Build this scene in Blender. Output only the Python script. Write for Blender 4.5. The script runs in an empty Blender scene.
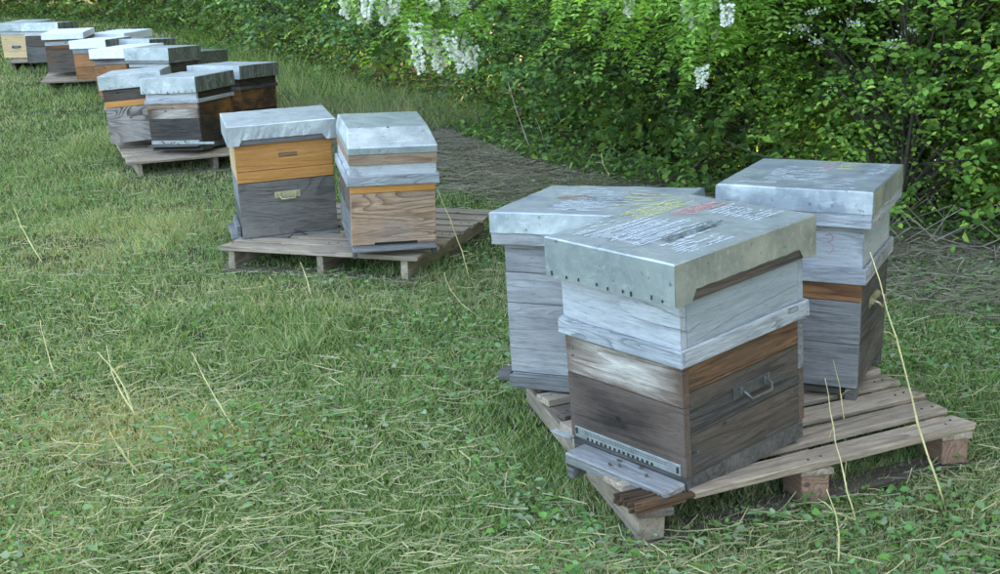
import bpy, bmesh, math, random
import numpy as np
from mathutils import Matrix, Vector, Quaternion
C = bpy.context.scene
COL = C.collection
rng = np.random.default_rng(7)
random.seed(7)
R = math.radians

# ---------------------------------------------------------------- camera, sky, sun, exposure
FPX, PITCH, ROLL, CAMZ = 1237.85, 0.292671, -0.033253, 1.55525
cam = bpy.data.cameras.new('camera'); cam.sensor_width = 36; cam.lens = 36 * FPX / 1000
cam.clip_start = .05; cam.clip_end = 3000
co = bpy.data.objects.new('camera', cam); COL.objects.link(co); C.camera = co
fw = Vector((0, math.cos(PITCH), -math.sin(PITCH))); u0 = Vector((0, math.sin(PITCH), math.cos(PITCH))); r0 = Vector((1, 0, 0))
rr = r0 * math.cos(ROLL) + u0 * math.sin(ROLL); uu = -r0 * math.sin(ROLL) + u0 * math.cos(ROLL)
M = Matrix((rr, uu, -fw)).transposed().to_4x4(); M.translation = (0, 0, CAMZ); co.matrix_world = M

SUN_AZ, SUN_EL = R(62), R(30)          # azimuth clockwise from +Y (towards +X), behind the hedge
w = bpy.data.worlds.new('World'); C.world = w; w.use_nodes = True
nt = w.node_tree; bg = nt.nodes['Background']; sky = nt.nodes.new('ShaderNodeTexSky')
sky.sky_type = 'NISHITA'; sky.sun_disc = False; sky.sun_elevation = SUN_EL; sky.sun_rotation = SUN_AZ
sky.air_density = .75; sky.dust_density = 5.0; sky.ozone_density = .3
tint = nt.nodes.new('ShaderNodeMix'); tint.data_type = 'RGBA'; tint.blend_type = 'MULTIPLY'; tint.inputs[0].default_value = 1; tint.inputs[7].default_value = (1, .985, .865, 1)   # camera white balance for open shade
nt.links.new(sky.outputs[0], tint.inputs[6]); nt.links.new(tint.outputs[2], bg.inputs[0]); bg.inputs[1].default_value = .15
sl = bpy.data.lights.new('sun', 'SUN'); sl.energy = 3.2; sl.angle = R(.5); sl.color = (1, .9, .74)
so = bpy.data.objects.new('sun', sl); COL.objects.link(so)
sd = Vector((math.sin(SUN_AZ) * math.cos(SUN_EL), math.cos(SUN_AZ) * math.cos(SUN_EL), math.sin(SUN_EL)))
so.rotation_mode = 'QUATERNION'; so.rotation_quaternion = sd.to_track_quat('Z', 'Y')
so.location = (20, 20, 20)
C.view_settings.view_transform = 'Standard'; C.view_settings.look = 'None'
C.view_settings.exposure = 3.66; C.view_settings.gamma = 1; C.view_settings.use_curve_mapping = False
C.render.engine = 'CYCLES'
C.cycles.max_bounces = 8; C.cycles.diffuse_bounces = 4; C.cycles.transmission_bounces = 4

# ---------------------------------------------------------------- terrain functions
SX, SY = -0.0157286, -0.053086
def noise2(x, y, s=1.0, seed=0):
    x = np.asarray(x, float) / s + seed * 17.31; y = np.asarray(y, float) / s + seed * 9.77
    xi = np.floor(x).astype(np.int64); yi = np.floor(y).astype(np.int64); fx = x - xi; fy = y - yi
    def h(a, b):
        n = (a * 374761393 + b * 668265263 + seed * 974711) & 0x7fffffff
        n = ((n ^ (n >> 13)) * 1274126177) & 0x7fffffff
        return ((n ^ (n >> 16)) & 0xffff) / 65535.0
    ux = fx * fx * (3 - 2 * fx); uy = fy * fy * (3 - 2 * fy)
    return (h(xi, yi) * (1 - ux) + h(xi + 1, yi) * ux) * (1 - uy) + (h(xi, yi + 1) * (1 - ux) + h(xi + 1, yi + 1) * ux) * uy
def gz(x, y):
    x = np.asarray(x, float); y = np.asarray(y, float)
    t = np.clip((y - 8) / 1.5, -30, 30); ys = np.where(t < 29, y - 1.5 * np.log1p(np.exp(t)), 8.0)
    z = SX * np.clip(x, -6, 6) + SY * (np.maximum(ys, -6) - 2.5)
    z = z + (noise2(x, y, .45, 3) - .5) * .03 + (noise2(x, y, .17, 4) - .5) * .012
    return z - .012
HY = [-10, 3.0, 5.0, 6.4, 7.4, 8.3, 9.2, 10.2, 12.2, 13.1, 15.3, 17.3, 19.4, 21.6, 23.4, 24.6, 27.1, 31, 40]
HX = [9.0, 4.6, 3.3, 2.65, 1.9, 1.0, .45, .0, -.75, -1.5, -2.5, -3.6, -4.45, -5.4, -6.6, -8.0, -10.5, -16, -30]
def xh(y): return np.interp(y, HY, HX)

# ---------------------------------------------------------------- material helpers
def new_mat(name):
    m = bpy.data.materials.new(name); m.use_nodes = True; n = m.node_tree.nodes; l = m.node_tree.links
    return m, n, l, n['Principled BSDF']
def ramp(n, stops):
    r = n.new('ShaderNodeValToRGB'); e = r.color_ramp.elements
    while len(e) < len(stops): e.new(.5)
    for i, (p, c) in enumerate(stops):
        e[i].position = p; e[i].color = (*c, 1) if len(c) == 3 else c
    return r
def mixc(n, l, fac, a, b, mode='MIX'):
    m = n.new('ShaderNodeMix'); m.data_type = 'RGBA'; m.blend_type = mode
    for s, v in ((m.inputs[0], fac), (m.inputs[6], a), (m.inputs[7], b)):
        if hasattr(v, 'is_linked'): l.new(v, s)
        elif isinstance(v, tuple): s.default_value = (*v, 1)
        else: s.default_value = v
    return m.outputs[2]
def coords(n, l, scale, rand=True):
    t = n.new('ShaderNodeTexCoord'); mp = n.new('ShaderNodeMapping'); mp.inputs['Scale'].default_value = scale
    src = t.outputs['Object']
    if rand:
        oi = n.new('ShaderNodeObjectInfo'); mu = n.new('ShaderNodeVectorMath'); mu.operation = 'SCALE'
        mu.inputs[0].default_value = (7.3, 3.1, 5.7); l.new(oi.outputs['Random'], mu.inputs[3])
        ad = n.new('ShaderNodeVectorMath'); l.new(src, ad.inputs[0]); l.new(mu.outputs[0], ad.inputs[1]); src = ad.outputs[0]
    l.new(src, mp.inputs[0]); return mp.outputs[0]
def noise(n, l, vec, scale, detail=4, rough=.55, dist=0):
    t = n.new('ShaderNodeTexNoise'); t.inputs['Scale'].default_value = scale; t.inputs['Detail'].default_value = detail
    t.inputs['Roughness'].default_value = rough; t.inputs['Distortion'].default_value = dist; l.new(vec, t.inputs['Vector']); return t.outputs[0]
def math_(n, l, op, a, b=0.0):
    m = n.new('ShaderNodeMath'); m.operation = op
    for s, v in ((m.inputs[0], a), (m.inputs[1], b)):
        if hasattr(v, 'is_linked'): l.new(v, s)
        else: s.default_value = v
    return m.outputs[0]

def wood(name, ca, cb, line=(.05, .04, .035), lamt=.6, stain=(.06, .055, .05), samt=.4, rough=.85, figure=9.0, stain_scale=5.0, spec=.2, dist=3.0, fs=(.55, 7.5, 7.5), edge=None, lw=(.55, .95)):
    """weathered timber; grain runs along the piece's own X axis"""
    m, n, l, b = new_mat(name)
    g = coords(n, l, (1.3, 16, 16)); f = coords(n, l, (.55, 2.2, 3.0)); s = coords(n, l, (.5, 1, 1)); o = coords(n, l, (1, 1, 1))
    fine = noise(n, l, g, 6, 6, .65)
    fine2 = noise(n, l, g, 22, 3, .6)
    base = mixc(n, l, ramp_out(n, l, fine, .3, .7), ca, cb)
    fv = noise(n, l, coords(n, l, fs), 1.6, 1.5, .35, dist * .12)
    fj = math_(n, l, 'ADD', math_(n, l, 'MULTIPLY', fv, figure), math_(n, l, 'MULTIPLY', noise(n, l, coords(n, l, (3, 40, 40)), 3, 2), .25))
    fr_ = n.new('ShaderNodeMath'); fr_.operation = 'FRACT'; l.new(fj, fr_.inputs[0])
    lines = math_(n, l, 'MULTIPLY', ramp_out(n, l, fr_.outputs[0], *lw), ramp_out(n, l, fr_.outputs[0], 1.0, .96))
    lmask = math_(n, l, 'MULTIPLY', lines, math_(n, l, 'MULTIPLY', ramp_out(n, l, noise(n, l, o, 4, 2), .35, .65), lamt))
    c1 = mixc(n, l, lmask, base, line)
    sm = math_(n, l, 'MULTIPLY', ramp_out(n, l, noise(n, l, s, stain_scale, 5, .6, .4), .42, .68), samt)
    c2 = mixc(n, l, sm, c1, stain)
    cr = math_(n, l, 'MULTIPLY', ramp_out(n, l, noise(n, l, coords(n, l, (.8, 30, 30)), 5, 3, .6), .66, .74), .75)
    c3 = mixc(n, l, cr, c2, line)
    vo = n.new('ShaderNodeTexVoronoi'); vo.inputs['Scale'].default_value = 5.0; l.new(coords(n, l, (.8, 1, 1.3)), vo.inputs['Vector'])
    kn = math_(n, l, 'MULTIPLY', ramp_out(n, l, vo.outputs['Distance'], .07, .04), .75)
    c4 = mixc(n, l, kn, c3, tuple(v * .7 for v in line))
    if edge:
        hh_, ec, ea = edge; sx_ = n.new('ShaderNodeSeparateXYZ'); tcx = n.new('ShaderNodeTexCoord'); l.new(tcx.outputs['Object'], sx_.inputs[0])
        az = math_(n, l, 'ABSOLUTE', math_(n, l, 'DIVIDE', sx_.outputs[2], hh_)); ax = math_(n, l, 'ABSOLUTE', math_(n, l, 'DIVIDE', sx_.outputs[0], .21))
        em = math_(n, l, 'ADD', math_(n, l, 'MAXIMUM', az, ax), math_(n, l, 'MULTIPLY', math_(n, l, 'SUBTRACT', noise(n, l, coords(n, l, (.6, 1.4, 1.4)), 5, 5, .65), .5), 1.6))
        c4 = mixc(n, l, math_(n, l, 'MULTIPLY', ramp_out(n, l, em, .40, 1.02), ea), c4, ec)
    pt = noise(n, l, coords(n, l, (3, 26, 26)), 9, 5, .7); c4 = mixc(n, l, math_(n, l, 'MULTIPLY', ramp_out(n, l, pt, .52, .72), .55), c4, line)
    oi = n.new('ShaderNodeObjectInfo'); br = math_(n, l, 'ADD', math_(n, l, 'MULTIPLY', oi.outputs['Random'], .35), .82)
    mx = n.new('ShaderNodeMix'); mx.data_type = 'RGBA'; mx.blend_type = 'MULTIPLY'; mx.inputs[0].default_value = 1; l.new(c4, mx.inputs[6])
    cb_ = n.new('ShaderNodeCombineColor'); [l.new(br, cb_.inputs[i]) for i in range(3)]; l.new(cb_.outputs[0], mx.inputs[7])
    l.new(mx.outputs[2], b.inputs['Base Color']); b.inputs['Roughness'].default_value = rough; b.inputs['Specular IOR Level'].default_value = spec
    bp = n.new('ShaderNodeBump'); bp.inputs['Strength'].default_value = .5; bp.inputs['Distance'].default_value = .004
    hsum = math_(n, l, 'SUBTRACT', math_(n, l, 'ADD', fine, math_(n, l, 'MULTIPLY', fine2, .4)), math_(n, l, 'ADD', lines, math_(n, l, 'MULTIPLY', cr, 1.2)))
    l.new(hsum, bp.inputs['Height']); l.new(bp.outputs[0], b.inputs['Normal'])
    return m
def ramp_out(n, l, v, a, b):
    m = n.new('ShaderNodeMapRange'); m.inputs[1].default_value = a; m.inputs[2].default_value = b; m.clamp = True; l.new(v, m.inputs[0]); return m.outputs[0]

def metal(name, col, dark, rough=.42, mott=.5, met=.75, streak=.0, sdark=(.05, .055, .045)):
    m, n, l, b = new_mat(name)
    v = coords(n, l, (1, 1, 1)); big = noise(n, l, v, 7, 5, .6, .3); sm = noise(n, l, v, 60, 3, .6)
    c = mixc(n, l, math_(n, l, 'MULTIPLY', ramp_out(n, l, big, .35, .7), mott), col, dark)
    c = mixc(n, l, math_(n, l, 'MULTIPLY', ramp_out(n, l, sm, .55, .75), .35), c, (.72, .74, .72))
    if streak:
        st = noise(n, l, coords(n, l, (14, 14, 2.0)), 2.2, 4, .6)
        c = mixc(n, l, math_(n, l, 'MULTIPLY', ramp_out(n, l, st, .38, .62), streak), c, sdark)
    sc_ = noise(n, l, coords(n, l, (4, 26, 10)), 2.5, 5, .7); c = mixc(n, l, math_(n, l, 'MULTIPLY', ramp_out(n, l, sc_, .56, .70), .5), c, (.78, .80, .80))
    sp = ramp_out(n, l, noise(n, l, v, 38, 2, .5), .68, .73)
    c = mixc(n, l, math_(n, l, 'MULTIPLY', sp, .6), c, (.12, .12, .1))
    l.new(c, b.inputs['Base Color']); b.inputs['Metallic'].default_value = met
    l.new(math_(n, l, 'ADD', math_(n, l, 'MULTIPLY', big, .35), rough - .15), b.inputs['Roughness'])
    bp = n.new('ShaderNodeBump'); bp.inputs['Strength'].default_value = .35; bp.inputs['Distance'].default_value = .006
    l.new(noise(n, l, v, 9, 3, .5), bp.inputs['Height']); l.new(bp.outputs[0], b.inputs['Normal'])
    return m
def plain(name, col, rough=.7, met=0.0, var=.25, scale=40):
    m, n, l, b = new_mat(name)
    c = mixc(n, l, ramp_out(n, l, noise(n, l, coords(n, l, (1, 1, 1)), scale, 3), .3, .7), tuple(v * (1 - var) for v in col), tuple(min(1, v * (1 + var)) for v in col))
    l.new(c, b.inputs['Base Color']); b.inputs['Roughness'].default_value = rough; b.inputs['Metallic'].default_value = met
    return m
def leafmat(name, trans=.35, rough=.5, spec=.35):
    m, n, l, b = new_mat(name)
    a = n.new('ShaderNodeAttribute'); a.attribute_name = 'col'
    l.new(a.outputs['Color'], b.inputs['Base Color']); b.inputs['Roughness'].default_value = rough; b.inputs['Specular IOR Level'].default_value = spec
    t = n.new('ShaderNodeBsdfTranslucent'); mx = n.new('ShaderNodeMixShader'); mx.inputs[0].default_value = trans
    tc = mixc(n, l, 1.0, a.outputs['Color'], (1.5, 1.45, .6), 'MULTIPLY'); l.new(tc, t.inputs['Color'])
    l.new(b.outputs[0], mx.inputs[1]); l.new(t.outputs[0], mx.inputs[2]); l.new(mx.outputs[0], n['Material Output'].inputs['Surface'])
    return m

def chalk(name, col):
    m, n, l, b = new_mat(name); b.inputs['Base Color'].default_value = (*col, 1); b.inputs['Roughness'].default_value = .95
    tr = n.new('ShaderNodeBsdfTransparent'); mx = n.new('ShaderNodeMixShader')
    v = coords(n, l, (1, 1, 1)); f_ = math_(n, l, 'MULTIPLY', ramp_out(n, l, noise(n, l, v, 14, 4, .6), .22, .52), ramp_out(n, l, noise(n, l, v, 260, 2), .2, .5))
    l.new(math_(n, l, 'MULTIPLY', f_, .62), mx.inputs[0]); l.new(tr.outputs[0], mx.inputs[1]); l.new(b.outputs[0], mx.inputs[2]); l.new(mx.outputs[0], n['Material Output'].inputs['Surface'])
    return m
MAT = {}
MAT['grey'] = wood('grey_weathered_wood', (.15, .145, .14), (.31, .305, .30), (.05, .047, .044), .6, (.085, .08, .077), .5)
MAT['greylight'] = wood('silver_grey_wood', (.23, .225, .225), (.38, .375, .37), (.08, .075, .07), .45, (.13, .125, .125), .5)
MAT['charred'] = wood('smoky_grey_wood', (.09, .080, .068), (.195, .178, .155), (.03, .027, .024), .8, (.33, .31, .28), .5, stain_scale=4, figure=13, fs=(1.2, 4.5, 4.5))
MAT['greydark'] = wood('dark_grey_wood', (.045, .042, .04), (.125, .118, .11), (.017, .016, .015), .7, (.21, .19, .17), .45)
MAT['greybrown'] = wood('grey_brown_wood', (.07, .058, .05), (.165, .138, .118), (.025, .02, .018), .65, (.20, .10, .045), .6, stain_scale=4)
MAT['pale'] = wood('pale_bleached_wood', (.28, .24, .20), (.62, .57, .51), (.10, .06, .04), .6, (.16, .09, .055), .5, stain_scale=4, edge=(.062, (.10, .062, .042), .95))
MAT['brownblack'] = wood('dark_brown_wood', (.023, .018, .015), (.066, .049, .041), (.010, .008, .007), .7, (.14, .095, .07), .45, stain_scale=4, edge=(.1, (.15, .11, .09), .6))
MAT['sidedark'] = wood('stained_side_wood', (.036, .032, .029), (.098, .089, .082), (.013, .012, .011), .7, (.17, .11, .065), .5, stain_scale=3.5)
MAT['orange'] = wood('orange_brown_wood', (.11, .062, .035), (.27, .15, .082), (.035, .02, .013), .85, (.085, .07, .06), .85)
MAT['honey'] = wood('honey_varnished_wood', (.47, .20, .045), (.56, .27, .07), (.25, .09, .02), .35, (.38, .15, .035), .4, rough=.5, spec=.4, figure=6)
MAT['white'] = wood('peeling_white_paint_wood', (.43, .44, .45), (.60, .61, .62), (.07, .07, .07), .75, (.33, .34, .35), .5, figure=7, dist=3, fs=(.7, 5.0, 5.0), lw=(.76, .96))
MAT['bluegrey'] = wood('blue_grey_painted_wood', (.31, .34, .35), (.40, .43, .44), (.17, .17, .17), .4, (.45, .47, .48), .6, figure=5)
MAT['flange'] = wood('worn_white_moulding_wood', (.28, .29, .30), (.54, .55, .56), (.09, .09, .095), .6, (.18, .185, .19), .7, figure=8, dist=2, fs=(2.5, 13, 13))
MAT['figured'] = wood('figured_bare_wood', (.30, .27, .24), (.48, .43, .39), (.035, .026, .022), .98, (.20, .13, .09), .3, figure=17, dist=5, fs=(1.4, 4.0, 4.0), lw=(.3, .75))
MAT['figuredtan'] = wood('figured_tan_wood', (.28, .155, .088), (.54, .375, .26), (.085, .042, .026), .75, (.25, .21, .18), .5, figure=12, dist=5, fs=(.9, 5.5, 5.5), lw=(.45, .95))
MAT['black'] = wood('black_weathered_wood', (.018, .018, .016), (.05, .046, .04), (.012, .012, .01), .5, (.18, .09, .03), .3, stain_scale=7)
MAT['blackorange'] = wood('black_and_orange_wood', (.03, .024, .018), (.09, .055, .03), (.012, .012, .01), .6, (.42, .19, .05), .65, stain_scale=7)
MAT['yellowwood'] = wood('pale_yellow_wood', (.48, .34, .18), (.58, .43, .25), (.3, .18, .08), .3, (.42, .28, .14), .3)
MAT['pallet'] = wood('pallet_wood', (.25, .19, .135), (.47, .385, .29), (.08, .055, .035), .6, (.16, .125, .095), .6)
MAT['palletred'] = wood('reddish_pallet_block_wood', (.22, .13, .09), (.32, .20, .14), (.08, .05, .035), .5, (.16, .11, .08), .4)
MAT['palletdark'] = wood('damp_pallet_wood', (.10, .075, .06), (.19, .15, .12), (.04, .03, .025), .5, (.06, .05, .04), .4)
MAT['rotten'] = wood('rotten_brown_wood', (.075, .042, .025), (.20, .115, .06), (.025, .015, .01), .9, (.04, .03, .022), .6, stain_scale=9)
MAT['galv'] = metal('weathered_galvanised_sheet', (.51, .555, .56), (.18, .215, .23), .45, .8)
MAT['galvblue'] = metal('blue_grey_galvanised_sheet', (.52, .56, .58), (.17, .20, .23), .46, .85)
MAT['galvlight'] = metal('bright_galvanised_sheet', (.52, .55, .56), (.25, .28, .30), .45, .9, met=.7)
MAT['galvdirty'] = metal('lichened_galvanised_sheet', (.49, .52, .52), (.25, .28, .27), .5, .85, met=.5)
MAT['lidwhite'] = metal('white_painted_sheet', (.75, .77, .8), (.62, .65, .69), .55, .5, met=.1)
MAT['liddark'] = metal('mossy_dark_sheet', (.13, .145, .12), (.06, .07, .055), .65, .7, met=.1)
MAT['galvmoss_shade'] = metal('moss_and_shade_sheet', (.24, .26, .22), (.12, .13, .105), .6, .8, met=.15, streak=.75, sdark=(.045, .045, .035))  # lichen streaks, with the shade of the hedge-facing side painted in
MAT['steel'] = plain('dull_steel', (.17, .175, .175), .5, .8)
MAT['brass'] = plain('dull_brass', (.46, .42, .26), .45, .8)
MAT['zincstrip'] = plain('zinc_strip', (.33, .35, .345), .5, .6, .25, 25)
MAT['hole'] = plain('dark_hole', (.012, .011, .01), .95)
MAT['nail'] = plain('rusty_nail', (.05, .045, .04), .7, .3)
MAT['chalkw'] = chalk('white_chalk', (.62, .66, .70))
MAT['chalky'] = chalk('yellow_chalk', (.62, .61, .24))
MAT['chalkr'] = chalk('red_chalk', (.66, .26, .24))
MAT['chalkk'] = chalk('black_marker', (.06, .07, .09))
MAT['rust'] = chalk('rust_stain', (.24, .15, .10))
MAT['rustwood'] = wood('rusty_orange_wood', (.24, .11, .045), (.40, .19, .08), (.07, .035, .02), .7, (.09, .06, .045), .5)
MAT['straw'] = plain('dry_straw', (.60, .52, .24), .75, 0, .2, 30)
MAT['strawgrey'] = plain('grey_dead_stem', (.30, .25, .19), .85, 0, .25, 30)
MAT['bark'] = wood('shrub_bark', (.07, .055, .045), (.13, .11, .09), (.03, .025, .02), .4, (.09, .10, .07), .3)
MAT['leaf'] = leafmat('hedge_leaf', .42, .62, .2)
MAT['acacia'] = leafmat('robinia_leaf', .45, .55, .25)
MAT['grass'] = leafmat('grass_blade', .4, .6, .2)
MAT['petal'] = leafmat('white_petal', .15, .6, .2)

# ---------------------------------------------------------------- mesh helpers
def link(name, me, parent=None, mat=None, kind=None):
    o = bpy.data.objects.new(name, me); COL.objects.link(o)
    if parent is not None: o.parent = parent
    if mat is not None and not me.materials: me.materials.append(mat)
    if kind: o['kind'] = kind
    return o
def mesh_np(name, V, loops, sizes, cols=None, mat=None, smooth=False):
    me = bpy.data.meshes.new(name); V = np.asarray(V, np.float32); loops = np.asarray(loops, np.int32).ravel(); sizes = np.asarray(sizes, np.int32)
    me.vertices.add(len(V)); me.vertices.foreach_set('co', V.ravel()); me.loops.add(len(loops)); me.loops.foreach_set('vertex_index', loops)
    me.polygons.add(len(sizes)); st = np.concatenate(([0], np.cumsum(sizes)[:-1])).astype(np.int32)
    me.polygons.foreach_set('loop_start', st); me.update(calc_edges=True)
    if smooth: me.polygons.foreach_set('use_smooth', np.ones(len(sizes), bool))
    if cols is not None:
        a = me.color_attributes.new('col', 'FLOAT_COLOR', 'POINT'); c4 = np.ones((len(V), 4), np.float32); c4[:, :3] = cols; a.data.foreach_set('color', c4.ravel())
    if mat: me.materials.append(mat)
    return me
def empty(name, label, cat, loc=(0, 0, 0), group=None):
    o = bpy.data.objects.new(name, None); COL.objects.link(o); o.location = loc; o.empty_display_size = .1
    tag(o, label, cat, group); return o
def tag(o, label, cat, group=None):
    o['label'] = label; o['category'] = cat
    if group: o['group'] = group
def bm_box(bm, cx, cy, cz, sx, sy, sz, jit=0.0, rot=None):
    vs = []
    for k in (-1, 1):
        for j in (-1, 1):
            for i in (-1, 1):
                p = Vector((i * sx / 2, j * sy / 2, k * sz / 2))
                if jit: p += Vector((random.uniform(-jit, jit), random.uniform(-jit, jit), random.uniform(-jit, jit)))
                if rot is not None: p = rot @ p
                vs.append(bm.verts.new(p + Vector((cx, cy, cz))))
    for f in ((0, 2, 3, 1), (4, 5, 7, 6), (0, 1, 5, 4), (2, 6, 7, 3), (0, 4, 6, 2), (1, 3, 7, 5)): bm.faces.new([vs[i] for i in f])
def fin(bm, name, mat, parent=None, bev=0.0, kind=None, smooth=False):
    if bev: bmesh.ops.bevel(bm, geom=bm.edges[:], offset=bev, segments=1, affect='EDGES', clamp_overlap=True)
    bmesh.ops.recalc_face_normals(bm, faces=bm.faces[:])
    me = bpy.data.meshes.new(name); bm.to_mesh(me); bm.free()
    if smooth: me.polygons.foreach_set('use_smooth', np.ones(len(me.polygons), bool))
    me.materials.append(mat); return link(name, me, parent, kind=kind)
def board(name, size, loc, mat, parent, rotz=0.0, bev=.002, jit=.0015, tilt=0.0):
    bm = bmesh.new(); bm_box(bm, 0, 0, 0, *size, jit=jit); o = fin(bm, name, mat, parent, bev)
    o.location = loc; o.rotation_euler = (tilt, 0, rotz); return o
def box(name, size, loc, mat, parent, bev=.0015, rotz=0.0, jit=0): return board(name, size, loc, mat, parent, rotz, bev, jit)
def bm_tube(bm, pts, r, n=6, cap=True):
    rings = []; pts = [Vector(p) for p in pts]
    for i, p in enumerate(pts):
        t = (pts[min(i + 1, len(pts) - 1)] - pts[max(i - 1, 0)]).normalized()
        a = t.cross(Vector((0, 0, 1)) if abs(t.z) < .9 else Vector((1, 0, 0))).normalized(); b = t.cross(a)
        ri = r[i] if hasattr(r, '__len__') else r
        rings.append([bm.verts.new(p + (a * math.cos(2 * math.pi * k / n) + b * math.sin(2 * math.pi * k / n)) * ri) for k in range(n)])
    for i in range(len(rings) - 1):
        for k in range(n): bm.faces.new((rings[i][k], rings[i][(k + 1) % n], rings[i + 1][(k + 1) % n], rings[i + 1][k]))
    if cap: bm.faces.new(rings[0][::-1]); bm.faces.new(rings[-1])

# ---------------------------------------------------------------- ground
def grid_axis(a, b, s): return list(np.arange(a, b, s))
gxs = np.array([-400, -150, -60, -30, -20, -14] + grid_axis(-11, 6, .12) + [7, 9, 14, 25, 60, 150, 400], float)
gys = np.array([-300, -80, -25, -10, -4, 0, 1.2] + grid_axis(1.8, 12, .1) + grid_axis(12, 34, .4) + [36, 42, 60, 100, 200, 600], float)
GX, GY = np.meshgrid(gxs, gys); GZ = gz(GX, GY); nx, ny = len(gxs), len(gys)
idx = np.arange(nx * ny).reshape(ny, nx)
q = np.stack([idx[:-1, :-1], idx[:-1, 1:], idx[1:, 1:], idx[1:, :-1]], -1).reshape(-1, 4)
m, n, l, b = new_mat('mown_turf_soil')
v = coords(n, l, (1, 1, 1), False); big = noise(n, l, v, 1.1, 4, .6); med = noise(n, l, v, 14, 5, .65); fi = noise(n, l, v, 90, 3, .6)
c = mixc(n, l, ramp_out(n, l, med, .35, .65), (.02, .026, .01), (.06, .062, .028))
c = mixc(n, l, math_(n, l, 'MULTIPLY', ramp_out(n, l, fi, .5, .7), .7), c, (.16, .14, .075))
c = mixc(n, l, math_(n, l, 'MULTIPLY', ramp_out(n, l, big, .55, .7), .4), c, (.10, .08, .05))
l.new(c, b.inputs['Base Color']); b.inputs['Roughness'].default_value = .95; b.inputs['Specular IOR Level'].default_value = .1
bp = n.new('ShaderNodeBump'); bp.inputs['Distance'].default_value = .02; l.new(med, bp.inputs['Height']); l.new(bp.outputs[0], b.inputs['Normal'])
g = link('ground', mesh_np('ground', np.stack([GX, GY, GZ], -1).reshape(-1, 3), q, np.full(len(q), 4), mat=m, smooth=True), kind='structure')

# ---------------------------------------------------------------- pallets
PAL = []
def pallet(label, corner, ang, L, D, zl, zr, nb=8, ww=.095, pitch=None, red=True, detail=True, missing=(), skew=0.0, beam=False, group='wooden pallets under the beehives'):
    """corner = front left corner on the ground plan, ang = direction of the front edge; zl, zr top height left/right"""
    cx, cy = corner; ca, sa = math.cos(ang), math.sin(ang)
    slope = (zr - zl) / L
    dz = (float(gz(cx - sa * D, cy + ca * D)) - float(gz(cx, cy))) / D
    root = empty('wooden_pallet', label, 'pallet', (0, 0, 0), group)
    X = Vector((ca, sa, slope)).normalized(); Yv = Vector((-sa, ca, dz)); Z = X.cross(Yv).normalized(); Yv = Z.cross(X)
    Mx = Matrix((X, Yv, Z)).transposed().to_4x4(); Mx.translation = Vector((cx, cy, zl)) - Z * .137
    root.matrix_world = Mx
    PAL.append((cx, cy, ang, L, D))
    pitch = pitch or (D - ww) / (nb - 1)
    for i in range(nb):
        if i in missing: continue
        cutl = .165 if beam and i == 0 else 0
        board('board', (L - cutl + random.uniform(-.015, .015), ww + random.uniform(-.01, .008), .02), (L / 2 + cutl / 2 + skew * (ww / 2 + i * pitch) + random.uniform(-.008, .008), ww / 2 + i * pitch, .127), MAT['pallet'] if i < 3 or not red else random.choice([MAT['pallet'], MAT['palletdark'], MAT['pallet']]), root, random.uniform(-.008, .008), .0025, .003, random.uniform(-.02, .02))
    if not red:
        for xs in (.07, L / 2, L - .07): board('stringer', (D - .03, .034, .096), (xs + random.uniform(-.02, .02), D / 2, .0672), random.choice([MAT['pallet'], MAT['palletdark']]), root, math.pi / 2, .002, .002)
    for xs in ((.06, L / 2, L - .06) if red else ()):
        board('stringer', (D * math.sqrt(1 + skew ** 2), .10, .019), (xs + skew * D / 2, D / 2, .1065), MAT['pallet'] if xs > .1 else MAT['palletdark'], root, math.pi / 2 - math.atan(skew), .002, .002)
        if beam and xs < .1:
            board('beam', (D * .98, .075, .077), (xs + skew * D / 2, D / 2, .0575), MAT['pallet'], root, math.pi / 2 - math.atan(skew), .003, .003); continue
        for ys in (.06, D / 2, D - .06):
            board('block', (.115, .085, .077), (xs + skew * ys, ys, .0575), MAT['palletred'] if red else MAT['pallet'], root, math.pi / 2 - math.atan(skew) + random.uniform(-.05, .05), .003, .003)
    bm = bmesh.new()
    for i in range(nb):
        for xs in (.06, L / 2, L - .06):
            for e_ in (-.02, .02): bm_box(bm, xs + skew * (ww / 2 + i * pitch) + e_ + random.uniform(-.006, .006), ww / 2 + i * pitch + random.uniform(-.02, .02), .1372, .006, .006, .003, .0005)
    fin(bm, 'nail_heads', MAT['nail'], root, kind='stuff')
    for ys in (.06, D / 2, D - .06):
        board('runner', (L, .09, .018), (L / 2 + skew * ys, ys, .009), MAT['palletdark'], root, 0, .002, .002)
    return root

main = pallet('weathered grey pallet in the foreground carrying three hives, front left corner rotten', (.325, 2.815), R(27.5), 1.19, 1.16, .116, .072, nb=9, ww=.094, pitch=.134, skew=.262, beam=True)
# rotten split end on the near left corner
bm = bmesh.new()
for r_ in range(2):
    for i in range(13):
        yy = .004 + i * .0074 + r_ * .003; x0_ = random.uniform(-.022, .02) + .012 * r_; L_ = random.uniform(.15, .19)
        bm_box(bm, (x0_ + L_) / 2, yy, .1235 + r_ * .0075 + random.uniform(-.003, .003), L_ - x0_, .0078, .012, .0022)
fin(bm, 'rotten_board_end', MAT['rotten'], main, kind='stuff')
pallet('long grey pallet under the orange topped hive and the sloping fronted lid hive', (-1.43, 6.12), R(-18.2), 1.10, 1.2, -.022, -.022, nb=8, ww=.11, red=False)
pallet('pallet behind the pair, carrying the hive with the white entrance bar', (-2.67, 8.90), R(21), 1.25, 1.15, -.085, -.095, nb=8, ww=.11, red=False)
pallet('pallet under the third cluster of hives along the row', (-3.68, 11.70), R(14), 1.2, 1.1, -.09, -.09, nb=8, ww=.11, red=False)
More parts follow.
